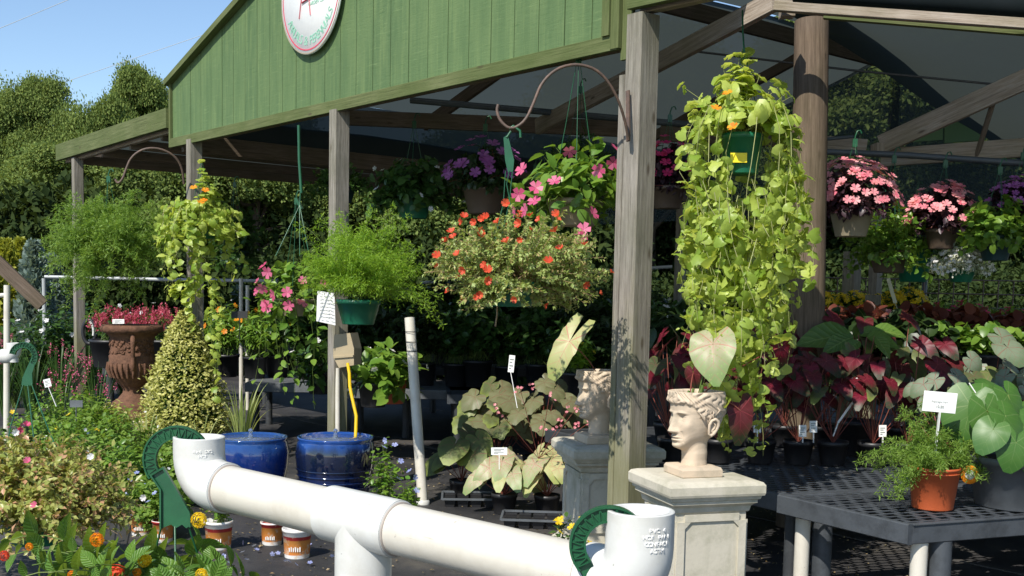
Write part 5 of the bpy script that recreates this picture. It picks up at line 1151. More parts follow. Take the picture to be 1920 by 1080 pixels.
def dup(root, loc, label=None, rz=0, sc=1):
    r = root.copy(); COL.objects.link(r); r.location = Vector([float(x) for x in loc]); r.rotation_euler = (0, 0, rz); r.scale = (sc, sc, sc)
    if label: r['label'] = label
    for ch in list(root.children):
        c = ch.copy(); COL.objects.link(c); c.parent = r
        for g_ in ch.children: d_ = g_.copy(); COL.objects.link(d_); d_.parent = c
    return r
# urn
un = thing('garden_urn', 'rusty brown cast urn with scroll handles, beside the variegated cone bush', 'urn', Hh(250, 9.0, 0)); c = Hh(250, 9.0, 0); u = 9.0 / F; zb = W(250, 783, 9)[2]
q = MB(); q.box(c + ZV * zb * .5, .42, .42, zb, b=.01); q.build('plinth', M['concrete'], un)
Z = lambda y: W(250, y, 9)[2]
q = MB(); q.lathe(c, [(0, Z(783)), (46 * u, Z(783)), (46 * u, Z(774)), (38 * u, Z(770)), (40 * u, Z(760)), (36 * u, Z(752)), (26 * u, Z(745)), (18 * u, Z(735)), (17 * u, Z(728)), (22 * u, Z(722)), (30 * u, Z(712)), (38 * u, Z(702)), (43 * u, Z(690)), (44 * u, Z(680)), (41 * u, Z(676)), (42 * u, Z(666)), (39 * u, Z(662)), (38 * u, Z(640)), (41 * u, Z(630)), (47 * u, Z(624)), (54 * u, Z(621)), (56 * u, Z(616)), (55 * u, Z(611)), (52 * u, Z(608)), (46 * u, Z(610)), (42 * u, Z(625)), (0, Z(628))], 40)
for k in range(26):
    a = k * 2 * math.pi / 26; o = 39 * u; q.tube([c + [math.cos(a) * o * 1.0, math.sin(a) * o, Z(705)], c + [math.cos(a) * o * 1.16, math.sin(a) * o * 1.16, Z(690)], c + [math.cos(a) * o * 1.1, math.sin(a) * o * 1.1, Z(678)]], .011, 6)
for k in range(60):
    a = R.uniform(math.pi, 2 * math.pi); y_ = R.uniform(632, 664); o = 38.5 * u; q.tube([c + [math.cos(a + t_) * o, math.sin(a + t_) * o, Z(y_ + 5 * math.sin(t_ * 18))] for t_ in (0, .06, .12, .18)], [.006, .012, .012, .005], 6)
q.build('bowl', M['rusty'], un)
for a in (math.radians(-70), math.radians(110)):
    dr = np.array([math.cos(a), math.sin(a), 0]); q = MB(); q.tube([c + dr * r_ * u + ZV * Z(y_) for r_, y_ in ((44, 626), (53, 632), (54, 645), (48, 660), (46, 672), (50, 682), (45, 690))], [.014, .02, .018, .015, .018, .02, .012], 8); q.build('handle', M['rusty'], un)
# cone bush
cb = thing('cone_bush', 'cone-shaped variegated yellow-green bush beside the rusty urn', 'bush', Hh(348, 8.7, 0)); zt, z0 = W(348, 585, 8.7)[2], W(348, 800, 8.7)[2]; RB = m_px(80, 8.7)
pot(cb, .2, .22, M['blackpot'], .24, .8)
n = 7800; h = rng.uniform(0, 1, n) ** 1.5; a = rng.uniform(0, 2 * math.pi, n); prof = np.interp(h, [0, .06, .3, .6, .85, 1], [.80, 1.0, .88, .58, .30, .06]); lump = 1 + .08 * np.sin(a * 5 + h * 20) + .07 * np.sin(a * 11 - h * 31) + .09 * rng.normal(size=n)
rr_ = RB * prof * lump * rng.uniform(.80, 1.03, n); zz_ = (z0 - .04) + (zt - z0 + .05) * h; pp = np.stack([np.cos(a) * rr_, np.sin(a) * rr_, zz_], 1)
od_ = np.stack([np.cos(a), np.sin(a), np.full(n, .45)], 1); merged(T_OVAL, pp, od_ + rng.normal(size=(n, 3)) * .8, od_ + rng.normal(size=(n, 3)) * .4 + ZV, rng.uniform(.022, .036, n), 'foliage', M['varieg'], cb)
n = 1800; h = rng.uniform(0, .9, n); a = rng.uniform(0, 6.28, n); rr_ = RB * (1 - h) * .7; merged(T_ROUND, np.stack([np.cos(a) * rr_, np.sin(a) * rr_, z0 + (zt - z0) * h], 1), rdir(n), rdir(n), .07, 'inner_foliage', M['deep'], cb)
q = MB(); q.tube([(0, 0, .2), (0, 0, zt - .15)], [.018, .006], 8); q.build('trunk', M['bark'], cb, world=False)
sb = shrub('variegated_bush', 'low variegated yellow-green bush left of the urn foot', 'bush', Hh(215, 8.6, .0), .13, .16, 'varieg', 70, 12, .035, T_OVAL, .12, 'blackpot', .2)
# pink celosia row behind urn
for i, (x, d_) in enumerate(((213, 10.2), (262, 10.4), (312, 10.3))):
    z_ = W(x, 640, d_)[2]; r = thing('celosia_plant', ['pink-red feathery celosia left of the urn rim, beside a white tag', 'pink celosia directly behind the urn rim', 'pink celosia between the urn and the cone bush tip'][i], 'flower', Hh(x, d_, 0)); pot(r, .2, .25, M['blackpot'], z_ + .02, .8)
    tp = ell_tips(44, .22, .2, .17, (0, 0, z_ + .12), .1, .6, 1.1); P = arch(tp, (0, 0, z_), .06, .1, 6); stems(P, .003, M['stem'], r); leaves_on(P, 9, .05, T_LONG, 'foliage', M['deep'], r, .1, .8, .7)
    n = len(tp) * 26; k_ = np.repeat(np.arange(len(tp)), 26); pp = tp[k_] + rng.normal(size=(n, 3)) * [.008, .008, .03]; merged(T_Q, pp, rng.normal(size=(n, 3)) * .6 + ZV, rdir(n), .022, 'plumes', M['f_celosia'], r)
bench('dark bench behind the urn carrying the pink celosia', Hh(196, 10.05, 0), np.array([0, 1.0, 0]), np.array([1.0, 0, 0]), .7, .8, W(262, 640, 10.2)[2] - .235, M['bench_black'], .06, False, 'b')
# tags
def tagstake(label, px, py, d, wpx, hpx, ybase, tilt=0, m='white', xb=None):
    r = thing('plant_tag', label, 'plant tag', W(px, py, d)); c = W(px, py, d); X = norm(rt * math.cos(tilt) + up_ * math.sin(tilt)); Y = norm(up_ * math.cos(tilt) - rt * math.sin(tilt)); q = MB(); q.bar(c - X * m_px(wpx / 2, d), c + X * m_px(wpx / 2, d), .003, m_px(hpx, d), upv=Y); q.build('card', M[m], r)
    q = MB(); q.bar(c - Y * m_px(hpx / 2, d), W(px if xb is None else xb, ybase, d), .004, .012, upv=norm(np.cross(rt, ZV))); q.build('stake', M[m], r)
    if m == 'white' and wpx > 8:
        q = MB(); [q.bar(c - X * m_px(wpx * .33, d) + Y * m_px(hpx * o_, d) - fw * .0025, c + X * m_px(wpx * e_, d) + Y * m_px(hpx * o_, d) - fw * .0025, .001, m_px(hpx * .07, d), upv=Y) for o_, e_ in ((.25, .3), (.08, .1), (-.12, .28), (-.28, -.05))]; q.build('print', M['ink'], r)
    return r
tagstake('small white tag in the pink celosia above the urn', 222, 603, 9.9, 22, 9, 640); tagstake('white T-shaped tag leaning at the left, above the small yellow flowers', 89, 718, 8.0, 13, 15, 762, .25, xb=106)
tagstake('grey blank tag among the plants left of the urn foot', 143, 757, 7.9, 24, 13, 790, 0, 'greypot'); tagstake('white tag on a grey stake standing in the dark begonias', 959, 682, 6.9, 11, 32, 765, -.1, xb=970)
tagstake('black sign on a stake behind the lime vine', 449, 590, 9.6, 30, 13, 640, 0, 'blackpot'); tagstake('small white tag above the floor caladiums', 936, 846, 6.5, 30, 14, 880)
tagstake('white tag tilted in the red caladiums, right', 1610, 725, 5.9, 14, 32, 760, .6); tagstake('long bare white stake leaning among the red caladiums', 1586, 772, 5.9, 4, 50, 818, -.62, xb=1562)
tagstake('tan stake leaning above the bedding flowers', 1672, 545, 8.9, 7, 48, 590, .28, 'whitefl', xb=1686); tagstake('grey notice board behind the lime vine', 1490, 500, 7.6, 42, 50, 560, 0, 'greypot')
for i, x in enumerate((1420, 1505, 1525, 1655)): tagstake(['white pot tag low under the red caladiums, leftmost', 'white pot tag low under the red caladiums, left of the leaning stake', 'white pot tag beside the curled leaf', 'white pot tag low under the red caladiums, rightmost'][i], x, 800 + 8 * (i % 2), 5.9, 14, 22, 830)
# floor caladiums and begonias with trays
def caladium(label, P, leaves, lm, sc, group=None, cat='plant', name='potted_caladium', T=T_ARROW, potr=.08, poth=.13, face=(0, -1, .5), spread=.2, hgt=.25, pm='blackpot', jit=.35):
    r = thing(name, label, cat, P, group); pot(r, potr, poth, M[pm], poth, .8)
    for i in range(leaves):
        a = i * 2.4 + R.uniform(-.4, .4); q_ = math.sqrt((i + .5) / leaves) * spread; c = np.array([math.cos(a) * q_, math.sin(a) * q_, poth + hgt * R.uniform(.55, 1.1) * (1 - .4 * (q_ / spread) ** 2)])
        out = norm(np.array([math.cos(a), math.sin(a), -.75]) + np.array(face) * [.5, .35, 0]); up2 = norm(np.array(face) + np.array([math.cos(a) * .5, math.sin(a) * .3, .5]) + rng.normal(size=3) * jit)
        m_ = lm if isinstance(lm, str) else lm[i % len(lm)]; s_ = sc * R.uniform(.7, 1.15); single(T, [c], [out], [up2], s_, 'leaf', M[m_], r)
        q = MB(); q.tube([(0, 0, poth * .9), c * .5 + [0, 0, .05], c], .0026, 5); q.build('leaf_stalk', M['redstem'], r, world=False)
    return r
caladium('dark-leaved caladium with lime edges at the left end of the floor trays', PZ(865, 935, 0), 11, 'cal_dark', .16, spread=.17, hgt=.33, T=T_HEART, face=(-.3, -1, .8))
caladium('pale yellow and pink floor caladium in the middle of the black trays', PZ(945, 962, 0), 15, ('cal_pink', 'cal_pale'), .155, spread=.19, hgt=.22)
caladium('pale yellow floor caladium next to the rear pedestal', PZ(1025, 965, 0), 15, ('cal_pale', 'cal_pink'), .165, spread=.17, hgt=.26)
caladium('olive leaved begonia with coral flowers, tall, left of the shaded head', np.array(PZ(1010, 905, 0)), 44, 'begonia', .125, name='potted_begonia', T=T_LOBED, spread=.34, hgt=.52, poth=.2, potr=.12)
caladium('dark-leaved begonia with pink flowers behind the floor caladiums', np.array(PZ(930, 905, 0)), 30, ('begonia', 'cal_dark'), .13, name='potted_begonia', T=T_LOBED, spread=.26, hgt=.50, poth=.2, potr=.12)
bl = thing('begonia_flowers', 'clusters of small coral begonia blossoms left of the shaded head', 'flowers', W(1020, 770, 6.9)); 
for x, y in ((1083, 762), (1066, 770), (1105, 792), (1012, 806), (1052, 786), (928, 762), (935, 778), (975, 728), (998, 722), (1085, 800), (1040, 800), (1030, 745)): 
    p0 = W(x, y, 6.65) - np.array(bl.location); single(T_FLOWER, p0 + rng.normal(size=(4, 3)) * .014, rng.normal(size=(4, 3)), np.tile([0, -1, .4], (4, 1)), .010, 'flower', M['f_salmon'], bl)
q = MB(); [q.tube([W(x, y, 6.66), W(1010, 860, 6.9)], .002, 4) for x, y in ((1083, 762), (1066, 770), (1105, 792), (928, 762), (975, 728), (1030, 745))]; q.build('stems', M['redstem'], bl)
def tray(label, P, ax, nx_, ny_, cell, h):
    r = thing('plant_tray', label, 'tray', P); ax = norm(np.array([*ax, 0])); ay = np.cross(ZV, ax); q = MB(); P = np.array(P)
    for i in range(nx_):
        for j in range(ny_):
            c = P + ax * (i - (nx_ - 1) / 2) * cell + ay * (j - (ny_ - 1) / 2) * cell; q.sqlathe(c, [(cell * .33, 0), (cell * .42, h * .8)], ax)
    q.build('tray_cells', M['blackpot'], r); q = MB(); w = nx_ * cell / 2 + .008; d = ny_ * cell / 2 + .008; z = ZV * (h - .004)
    for s_ in (-1, 1): q.bar(P + ay * d * s_ - ax * w + z, P + ay * d * s_ + ax * w + z, .014, .012); q.bar(P + ax * w * s_ - ay * (d - .008) + z, P + ax * w * s_ + ay * (d - .008) + z, .014, .0115)
    q.build('tray_rim', M['greypot'], r); return r
tray('black tray under the dark-leaved floor caladium', PZ(880, 945, 0), (1, .05), 4, 3, .085, .06); tray('black cell tray nearest the rear pedestal', PZ(1010, 985, 0), (1, -.05), 5, 3, .085, .06)
# ground bed at left
bed = [('leafy green bedding plant under the small yellow flowers', 145, 7.9, .17, .26, 'mid', ('f_yellow', 7, .022)), ('bushy green bedding plant left of the urn plinth', 200, 8.2, .2, .24, 'mid', None), ('white-flowered airy plant behind the lantana', 300, 6.2, .22, .20, 'fern2', ('f_white', 8, .010)),
       ('green tufted plant below the cone bush', 400, 7.2, .2, .16, 'deep', None), ('green weedy plant beneath the left elbow', 250, 6.9, .28, .26, 'mid', ('f_white', 5, .011)), ('pinkish bedding plant at the far left behind the basket', 30, 7.6, .25, .22, 'deep', ('f_pink', 8, .022)), ('leafy plant behind the sprawling moss rose', 120, 6.9, .25, .3, 'mid', ('f_white', 5, .012)),
       ('short green plant in front of the cone bush', 340, 7.6, .22, .2, 'mid', ('f_white', 5, .018))]
bed += [('rounded leafy green clump left of the urn, behind the tilted white tag', 120, 8.6, .30, .36, 'mid', None), ('green clump with tiny white flowers below the urn foot', 235, 7.7, .26, .30, 'fern2', ('f_white', 6, .010)), ('dense green clump behind the grey blank tag', 165, 8.4, .26, .34, 'fern2', None),
        ('low green clump at the left, under the strands of the moss rose basket', 60, 8.0, .26, .26, 'mid', ('f_yellow', 4, .02)), ('loose green seedlings between the left elbow and the cone bush', 320, 7.0, .24, .28, 'fern2', ('f_white', 5, .010))]
for lb_, x, d_, rx, rz, lm_, fl_ in bed: shrub('bedding_plant', lb_, 'plant', Hh(x, d_, 0), rx, rz, lm_, 90, 14, .038, T_OVAL, fl=fl_, cz=rz * .8)
# upright grassy tufts
def tuft(name, label, P, n, L, spread, m, w=.02, z0=0, group=None, cat='plant', fl=None):
    r = thing(name, label, cat, P, group); a = rng.uniform(0, 6.28, n); s_ = rng.uniform(.2, 1, n) * spread; LL = L * rng.uniform(.6, 1.1, n)
    tips = np.stack([np.cos(a) * s_, np.sin(a) * s_, z0 + LL], 1); p0 = np.stack([np.cos(a) * .03, np.sin(a) * .03, np.full(n, z0)], 1); mid = p0 * .7 + tips * .3; mid[:, 2] = z0 + LL * .8
    P_ = bez(p0, mid, tips, 7); T_ = np.gradient(P_, axis=1); X = norm(np.cross(T_, np.stack([np.cos(a), np.sin(a), a * 0], 1)[:, None])); ww = (w * np.array([.6, 1, 1, .9, .7, .4, .05]) / 2)[None, :, None]
    V = np.stack([P_ - X * ww, P_ + X * ww], 2).reshape(-1, 3); b = (np.arange(n)[:, None] * 7 + np.arange(6)[None])[..., None] * 2; Fa = np.concatenate([b, b + 1, b + 3, b + 2], -1).reshape(-1, 4)
    link('blades', np_mesh('blades', V, Fa, m), r, 'stuff')
    if fl: k_ = np.repeat(np.arange(0, n, 4), 14); pp = tips[k_] + rng.normal(size=(len(k_), 3)) * [.008, .008, .03]; merged(T_Q, pp, rng.normal(size=(len(k_), 3)) + ZV, rdir(len(k_)), .018, 'spikes', M[fl], r)
    return r
tuft('spider_plant', 'spiky striped grass plant behind the plain blue fountain pot', Hh(455, 7.5, 0), 34, .42, .26, M['grass'], .014, .30); g_ = tuft('grass_tuft', 'arching grass tuft by the left elbow and urn plinth', Hh(275, 7.8, 0), 30, .40, .3, M['grass'], .012, .12)
tuft('grass_tuft', 'arching pale grass blades in front of the cone bush', Hh(370, 7.7, 0), 24, .38, .3, M['grass'], .012, .10)
tuft('pink_salvia', 'spiky pink-flowered plant left of the urn, nearer the path', Hh(115, 9.3, 0), 60, .62, .25, M['deep'], .010, 0, cat='flower', fl='f_pink'); tuft('pink_salvia', 'spiky grassy plant with pink spikes between the timber post and the urn', Hh(182, 9.6, 0), 70, .70, .28, M['deep'], .010, 0, cat='flower', fl='f_pink')
for i, (x, d_) in enumerate(((60, 11), (110, 11.4), (165, 11.8), (10, 11.4))):
    tuft('grassy_plant', ['grassy grey-green plant behind the far post, leftmost but one', 'grassy plant behind the far timber post', 'grassy plant right of the far timber post', 'grassy plant at the left picture edge'][i], Hh(x, d_, 0), 90, .75, .34, M['deep'], .012, 0, fl='f_pink' if i % 2 else None)
# printed white and orange pots on the ground
def cup_mat():
    m, nt, out = mat('printed_pot'); tc = nt.nodes.new('ShaderNodeTexCoord'); sp = nt.nodes.new('ShaderNodeSeparateXYZ'); lk(nt, tc.outputs['Object'], sp.inputs[0]); n = tex(nt, 'ShaderNodeTexNoise', 28)
    z = sp.outputs[2]; c = ramp(nt, math_(nt, 'MULTIPLY', z, 5), [(0, (.74, .72, .7)), (.10, (.74, .72, .7)), (.11, (.66, .22, .05)), (.48, (.66, .27, .06)), (.5, (.40, .03, .03)), (.58, (.40, .03, .03)), (.59, (.72, .7, .68)), (1, (.78, .76, .74))])
    c = mixc(nt, ramp(nt, n.outputs[0], [(.54, (0, 0, 0)), (.6, (.75, .75, .75))]), c, (.66, .50, .36)); c.node.inputs[0].is_linked; finish(nt, out, c, .4); return m
CM = cup_mat()
for x, y, wpx, lb_, pl_ in ((410, 1028, 52, 'white and orange printed pot below the left elbow, holding a leafy seedling', 'mid'), (510, 1020, 42, 'white and orange printed pot half under the pipe, without a plant', None), (557, 1044, 54, 'white and orange printed pot nearest, right of its neighbours on the black ground', None), (266, 1002, 42, 'white and orange printed pot behind the green hanger, leftmost', 'fern2'), (306, 1015, 40, 'white and orange printed pot directly behind the green hanger', 'fern2')):
    P = PZ(x, y, 0); d_ = (P - EP) @ fw; r = thing('printed_pot', lb_, 'pot', P); rad = m_px(wpx / 2, d_); q = MB(); Hc = rad * 2.05
    q.lathe((0, 0, 0), [(0, 0), (rad * .84, 0), (rad * .85, .004), (rad * .98, Hc * .9), (rad * 1.04, Hc * .91), (rad * 1.04, Hc), (rad * .97, Hc), (rad * .95, Hc * .9), (0, Hc * .88)], 28); q.build('cup', CM, r, world=False)
    q = MB(); 
    for k in range(6): a = -1.57 + (k - 2.5) * .16; q.bar(P + [math.cos(a) * rad * .935, math.sin(a) * rad * .935, Hc * .27], P + [math.cos(a) * rad * .945, math.sin(a) * rad * .945, Hc * (.40 + .03 * (k % 2))], .005, .002)
    q.build('printed_letters', M['white'], r)
    if pl_:
        tp = ell_tips(26, rad * 1.2, rad * 1.2, .12, (0, 0, Hc + .07), -.1); Pp = arch(tp, (0, 0, Hc * .9), .02, .15, 6); stems(Pp, .002, M['stem'], r); leaves_on(Pp, 9, .03, T_OVAL, 'foliage', M[pl_], r, .2, 1, .8)
        t2 = ell_tips(7, rad * 1.3, rad * 1.3, .14, (0, 0, Hc + .08), 0, 1, 1.1); single(T_FLOWER, t2, rdir(len(t2)), norm(t2) + [0, -.6, 0], .016, 'flower', M['f_blue'], r)
shrub('potted_plumbago', 'loose green plant with pale blue flowers right of the ribbed blue pot', 'plant', Hh(720, 6.5, 0), .10, .22, 'mid', 22, 12, .036, T_OVAL, .07, 'blackpot', .12, ('f_blue', 4, .02), cz=.30)
shrub('potted_plumbago', 'small green plant with pale blue flowers at the foot of the leaning pipe', 'plant', Hh(762, 6.3, 0), .07, .14, 'mid', 14, 10, .034, T_OVAL, .06, 'blackpot', .10, ('f_blue', 4, .02), cz=.22)
n = 26; p = np.stack([rng.uniform(-1.6, -.9, n), rng.uniform(5.4, 6.2, n), np.full(n, .02)], 1); pt_ = merged(T_FLOWER, p, rdir(n), ZV + rng.normal(size=(n, 3)) * .3, .014, 'fallen_petals', M['f_blue'], None); tag(pt_, 'pale blue fallen blossoms on the black ground near the printed pots', 'petals')
yf = shrub('marigold', 'small yellow flowers peeping between the pipe and the rear pedestal', 'flower', Hh(1062, 5.2, 0), .10, .14, 'deep', 26, 8, .03, T_OVAL, .07, 'blackpot', .10, ('f_yellow', 9, .022), cz=.22)

# ------------------------------------------------------------------ benches and stock under the roof
e1_ = norm(np.array([1, .08, 0])); e2_ = np.array([-e1_[1], e1_[0], 0])
def far_bench(label, px, d, la, lb, m='bench_black', h=BH): C = Hh(px, d, 0); return bench(label, C, e2_, e1_, lb, la, h, M[m], .085, False, 'b')
far_bench('dark grey bench behind the blue pots, holding black nursery pots', 462, 10.3, 1.55, 1.0, 'bench_mid'); far_bench('dark bench right of the middle post, deep in the shade', 650, 9.9, 1.3, 1.0, 'bench_mid'); far_bench('dark bench at the centre, under the shaded shrubs', 840, 9.6, 1.6, 1.1, 'bench')
far_bench('dark bench behind the shaded head, deep in the shed', 1060, 8.9, 1.3, 1.2); far_bench('rear dark bench in the shed, left', 460, 12.4, 2.2, .8, h=BH + .25); far_bench('rear dark bench in the shed, right', 835, 12.3, 2.5, .8, h=BH + .25); far_bench('second row dark bench in the shed', 640, 11.1, 2.9, .6, h=BH + .12)
kinds = []
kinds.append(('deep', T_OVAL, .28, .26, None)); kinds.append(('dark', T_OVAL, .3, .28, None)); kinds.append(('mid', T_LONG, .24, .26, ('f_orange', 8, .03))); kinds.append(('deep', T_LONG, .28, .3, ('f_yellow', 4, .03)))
proto = []
GR = 'shrubs in black pots standing on the shaded benches'
def stock(kind, P, label, sc=1):
    lm_, T_, rx, rz, fl_ = kinds[kind]
    if len(proto) <= kind or proto[kind] is None:
        while len(proto) <= kind: proto.append(None)
        proto[kind] = shrub('potted_shrub', label, 'potted shrub', P, rx, rz, lm_, 80, 15, .075, T_, .12, 'blackpot', .22, fl_, GR); return proto[kind]
    return dup(proto[kind], P, label, R.uniform(0, 6), sc)
row = [(425, 10.9, 2, 'orange-flowered croton-like shrub in a black pot, left end of the rear bench'), (478, 10.8, 2, 'orange-flowered shrub in a black ribbed pot behind the lime vine tail'), (520, 11.0, 3, 'yellow-tinged long-leaved shrub in a black pot left of the middle post'), (575, 10.9, 0, 'green shrub in a black pot just left of the middle post')]
for x, d_, k, lb_ in row: stock(k, Hh(x, d_, BH), lb_, .95)
for d_, x0, x1, dx, h_ in ((10.3, 690, 1180, 52, BH), (11.4, 660, 1200, 58, BH + .12), (12.8, 470, 1220, 62, BH + .25), (9.3, 1075, 1220, 60, BH)):
    x = x0; c = 0; rn = {10.3: 'front', 11.4: 'second', 12.8: 'rear', 9.3: 'nearest short'}[d_]
    while x < x1:
        k = 1 if R.random() < .5 else 0
        stock(k, Hh(x + R.uniform(-8, 8), d_ + R.uniform(-.15, .15), h_), ORD[c] + ' shrub from the left in the ' + rn + ' row on the shaded benches', R.uniform(.85, 1.15)); x += dx; c += 1
for x, d_, lb_ in ((600, 9.9, 'leafy green plant drooping over the bench left of the middle post'), (700, 8.9, 'leafy green plant drooping right of the beige outlet box'), (735, 9.2, 'leafy pale green plant with an orange pot beside the leaning pipe')):
    shrub('potted_shrub', lb_, 'potted shrub', Hh(x, d_, BH - .05), .27, .28, 'mid' if x > 620 else 'deep', 34, 7, .10, T_OVAL, .12, 'orangepot' if x == 735 else 'blackpot', .2, ('f_white', 3, .03), cz=.24, zmin=-.6, one=True)
shrub('yellow_shrub', 'small bright yellow-green bushy plant above the long caladium leaf', 'plant', Hh(1078, 8.6, BH + .1), .14, .16, 'fern', 50, 12, .045, T_OVAL, .1, 'blackpot', .18, ('f_yellow', 5, .02))
# right hand side: red caladiums etc
GRC = 'red caladiums on the bench behind the sunlit head'
i = 0
for d_, xs in ((6.0, (1260, 1345, 1425, 1495, 1560, 1635, 1700)), (6.7, (1250, 1310, 1400, 1470, 1540, 1610, 1680, 1740))):
    for x in xs:
        lab = ['red caladium at the left end, seen between the big timber post and the sunlit head', 'red caladium directly behind the sunlit head', 'red caladium under the long tail of the lime vine', 'dark red caladium right of the lime vine tail', 'red caladium in the middle of the front row behind the curled leaf', 'red caladium left of the tilted white tag', 'brightest pink-red caladium at the right end of the front row',
               'rear row red caladium next to the big timber post', 'rear row red caladium above the sunlit head', 'rear row red caladium behind the vine tail', 'rear row red caladium right of the vine tail', 'rear row red caladium under the green lobed leaves', 'rear row red caladium under the coleus', 'rear row red caladium, last but one on the right', 'rear row red caladium at the far right end'][i]; i += 1
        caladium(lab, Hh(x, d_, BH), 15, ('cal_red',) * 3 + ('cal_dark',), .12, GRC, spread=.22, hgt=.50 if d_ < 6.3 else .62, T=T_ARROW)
GSC = 'silver caladiums near the right edge'
for j, (x, d_) in enumerate(((1770, 5.6), (1835, 5.8), (1900, 5.6), (1800, 6.5), (1870, 6.6), (1935, 6.4))):
    caladium(['silver caladium behind the price sign', 'silver caladium above the philodendron', 'silver caladium at the right edge', 'rear silver caladium left', 'rear silver caladium middle, with a red centre', 'rear silver caladium at the right edge'][j], Hh(x, d_, BH), 17, ('cal_white', 'cal_white', 'cal_dark'), .095, GSC, spread=.24, hgt=.40, T=T_HEART)
caladium('large dark-veined elephant-ear plant near the right edge', Hh(1850, 6.9, BH), 4, 'cal_white', .15, spread=.14, hgt=.62, T=T_HEART)
gl = thing('lobed_leaf_plant', 'green plant with big pointed leaves spread above the red caladiums', 'plant', Hh(1605, 6.4, BH)); pot(gl, .12, .2, M['blackpot'], .2)
base = np.array(gl.location) + ZV * .2
for x, y, x2, y2, dd in ((1600, 630, 1500, 625, 0), (1600, 632, 1545, 650, -.1), (1610, 628, 1655, 612, .1), (1625, 632, 1690, 640, 0), (1640, 630, 1675, 665, -.1), (1612, 640, 1585, 655, -.15), (1590, 625, 1530, 608, .1), (1635, 620, 1700, 618, .1), (1605, 636, 1620, 600, .2)):
    bigleaf(gl, W(x, y, 6.4 + dd), W(x2, y2, 6.35 + dd), norm(np.array([0, -.8, 1])), T_BIG, M['bigleaf'], None, base, 'redstem')
def bedrow(label, x0, x1, y, d_, dx, fm, nf, lm, rx=.17, rz=.15, fs=.026, name='bedding_flowers', T=T_OVAL, ls=.045, each=None, k=12):
    x = x0; c = 0; pr = None; nm = label
    zr = W((x0 + x1) / 2, y, d_)[2] - .12; sh = thing('display_shelf', 'low black staging shelf under the ' + label, 'shelf', Hh((x0 + x1) / 2, d_, 0)); A_, B2_ = Hh(x0 - 25, d_, zr - .015), Hh(x1 + 25, d_, zr - .015)
    q = MB(); q.bar(A_, B2_, .42, .028); q.build('shelf_board', M['bench_black'], sh)
    for e in (A_ * .95 + B2_ * .05, A_ * .05 + B2_ * .95): q = MB(); q.bar([e[0], e[1], 0], [e[0], e[1], zr - .03], .05, .05); q.build('leg', M['bench_black'], sh)
    while x <= x1:
        P = Hh(x, d_ + R.uniform(-.1, .1), zr); lab = ORD[c] + ' from the left of the ' + nm
        if pr is None: pr = shrub(name, lab, 'flowers', P, rx, rz, lm, 45, k, ls, T, .10, 'blackpot', .14, (fm, nf, fs) if fm else None, label, cz=.2)
        else: dup(pr, P, lab, R.uniform(-.5, .5), R.uniform(.85, 1.15))
        x += dx; c += 1
bedrow('yellow bedding flowers in the row above the red caladiums', 1528, 1700, 594, 9.8, 34, 'f_yellow', 44, 'deep', .15, .14, .028)
bedrow('pink bedding flowers in the row by the wire fence', 1770, 1930, 618, 9.6, 44, 'f_magenta', 14, 'mid', .17, .13, .03)
bedrow('salmon bedding flowers by the wire fence', 1520, 1760, 628, 9.3, 46, 'f_salmon', 12, 'deep', .17, .10, .026)
bedrow('dark red coleus plants below the bedding flowers', 1530, 1920, 650, 8.4, 46, None, 0, 'redleaf', .2, .17, T=T_ROUND, ls=.075, name='coleus', k=9)
bedrow('lime and red coleus plants behind the silver caladiums', 1700, 1930, 672, 7.6, 48, None, 0, 'mid', .2, .14, T=T_ROUND, ls=.055, name='coleus', k=6)
bedrow('dark foliage plants in the row behind the red caladiums', 1240, 1760, 668, 7.6, 56, None, 0, 'dark', .24, .22, T=T_ROUND, ls=.085, name='foliage_plant', k=9)
bedrow('white bedding flowers between big timber post and vine', 1245, 1310, 628, 8.6, 40, 'f_white', 6, 'deep', .17, .18, .03)
# wire fence
wf = thing('wire_fence', 'rusty square-mesh wire fence behind the right hand benches', 'fence', Hh(1700, 12.6, 0)); q = MB(); A, B_ = Hh(1480, 12.8, 0), Hh(2150, 12.0, 0); L = np.linalg.norm(B_ - A); dv = (B_ - A) / L; k = 0
while k * .155 < L: P = A + dv * k * .155; q.tube([P, P + ZV * 1.62], .0075, 4, False); k += 1
for z_ in np.arange(.1, 1.7, .152): q.tube([A + ZV * z_, B_ + ZV * z_], .0075, 4, False)
q.build('mesh_panel', M['iron'], wf, 'stuff')
for x in (1480, 1720, 1990): P = Hh(x, 12.7, 0); q = MB(); q.tube([P, P + ZV * 1.8], .03, 10); q.build('fence_stake', M['dpipe'], wf)
# white rail, posts, dark brace at left
M['dpipe2'] = plain('galvanised_pipe', (.38, .40, .40), .4, .1, 6)
wr = thing('pipe_railing', 'white metal pipe railing behind the urn and the lime vine', 'railing', Hh(350, 12.5, 0)); tubeobj([W(84, 519, 12.5), W(300, 524, 12.5), W(640, 529, 12.8)], .020, M['dpipe2'], 'top_rail', wr, 10)
for x in (86, 379, 452, 464): P = Hh(x, 12.5, 0); q = MB(); q.tube([P, P + ZV * (W(x, 522 if x != 464 else 535, 12.5)[2])], .022, 10); q.build('rail_post', M['dpipe2'] if x == 86 else M['pvc'], wr)
wr2 = thing('pipe_railing', 'white pipe rail glimpsed behind the moss rose and the big timber post', 'railing', Hh(1000, 13, 0)); tubeobj([W(790, 530, 13), W(1260, 500, 13)], .020, M['dpipe2'], 'top_rail', wr2, 10); P = Hh(1150, 13, 0); tubeobj([P, P + ZV * 1.75], .035, M['pvc'], 'rail_post', wr2)
dbm = thing('leaning_beam', 'dark timber beam leaning down from the left picture edge', 'beam', W(35, 530, 10)); q = MB(); q.bar(W(-60, 440, 10), W(80, 572, 10.2), .07, .12); q.build('timber', M['darkbeam'], dbm)
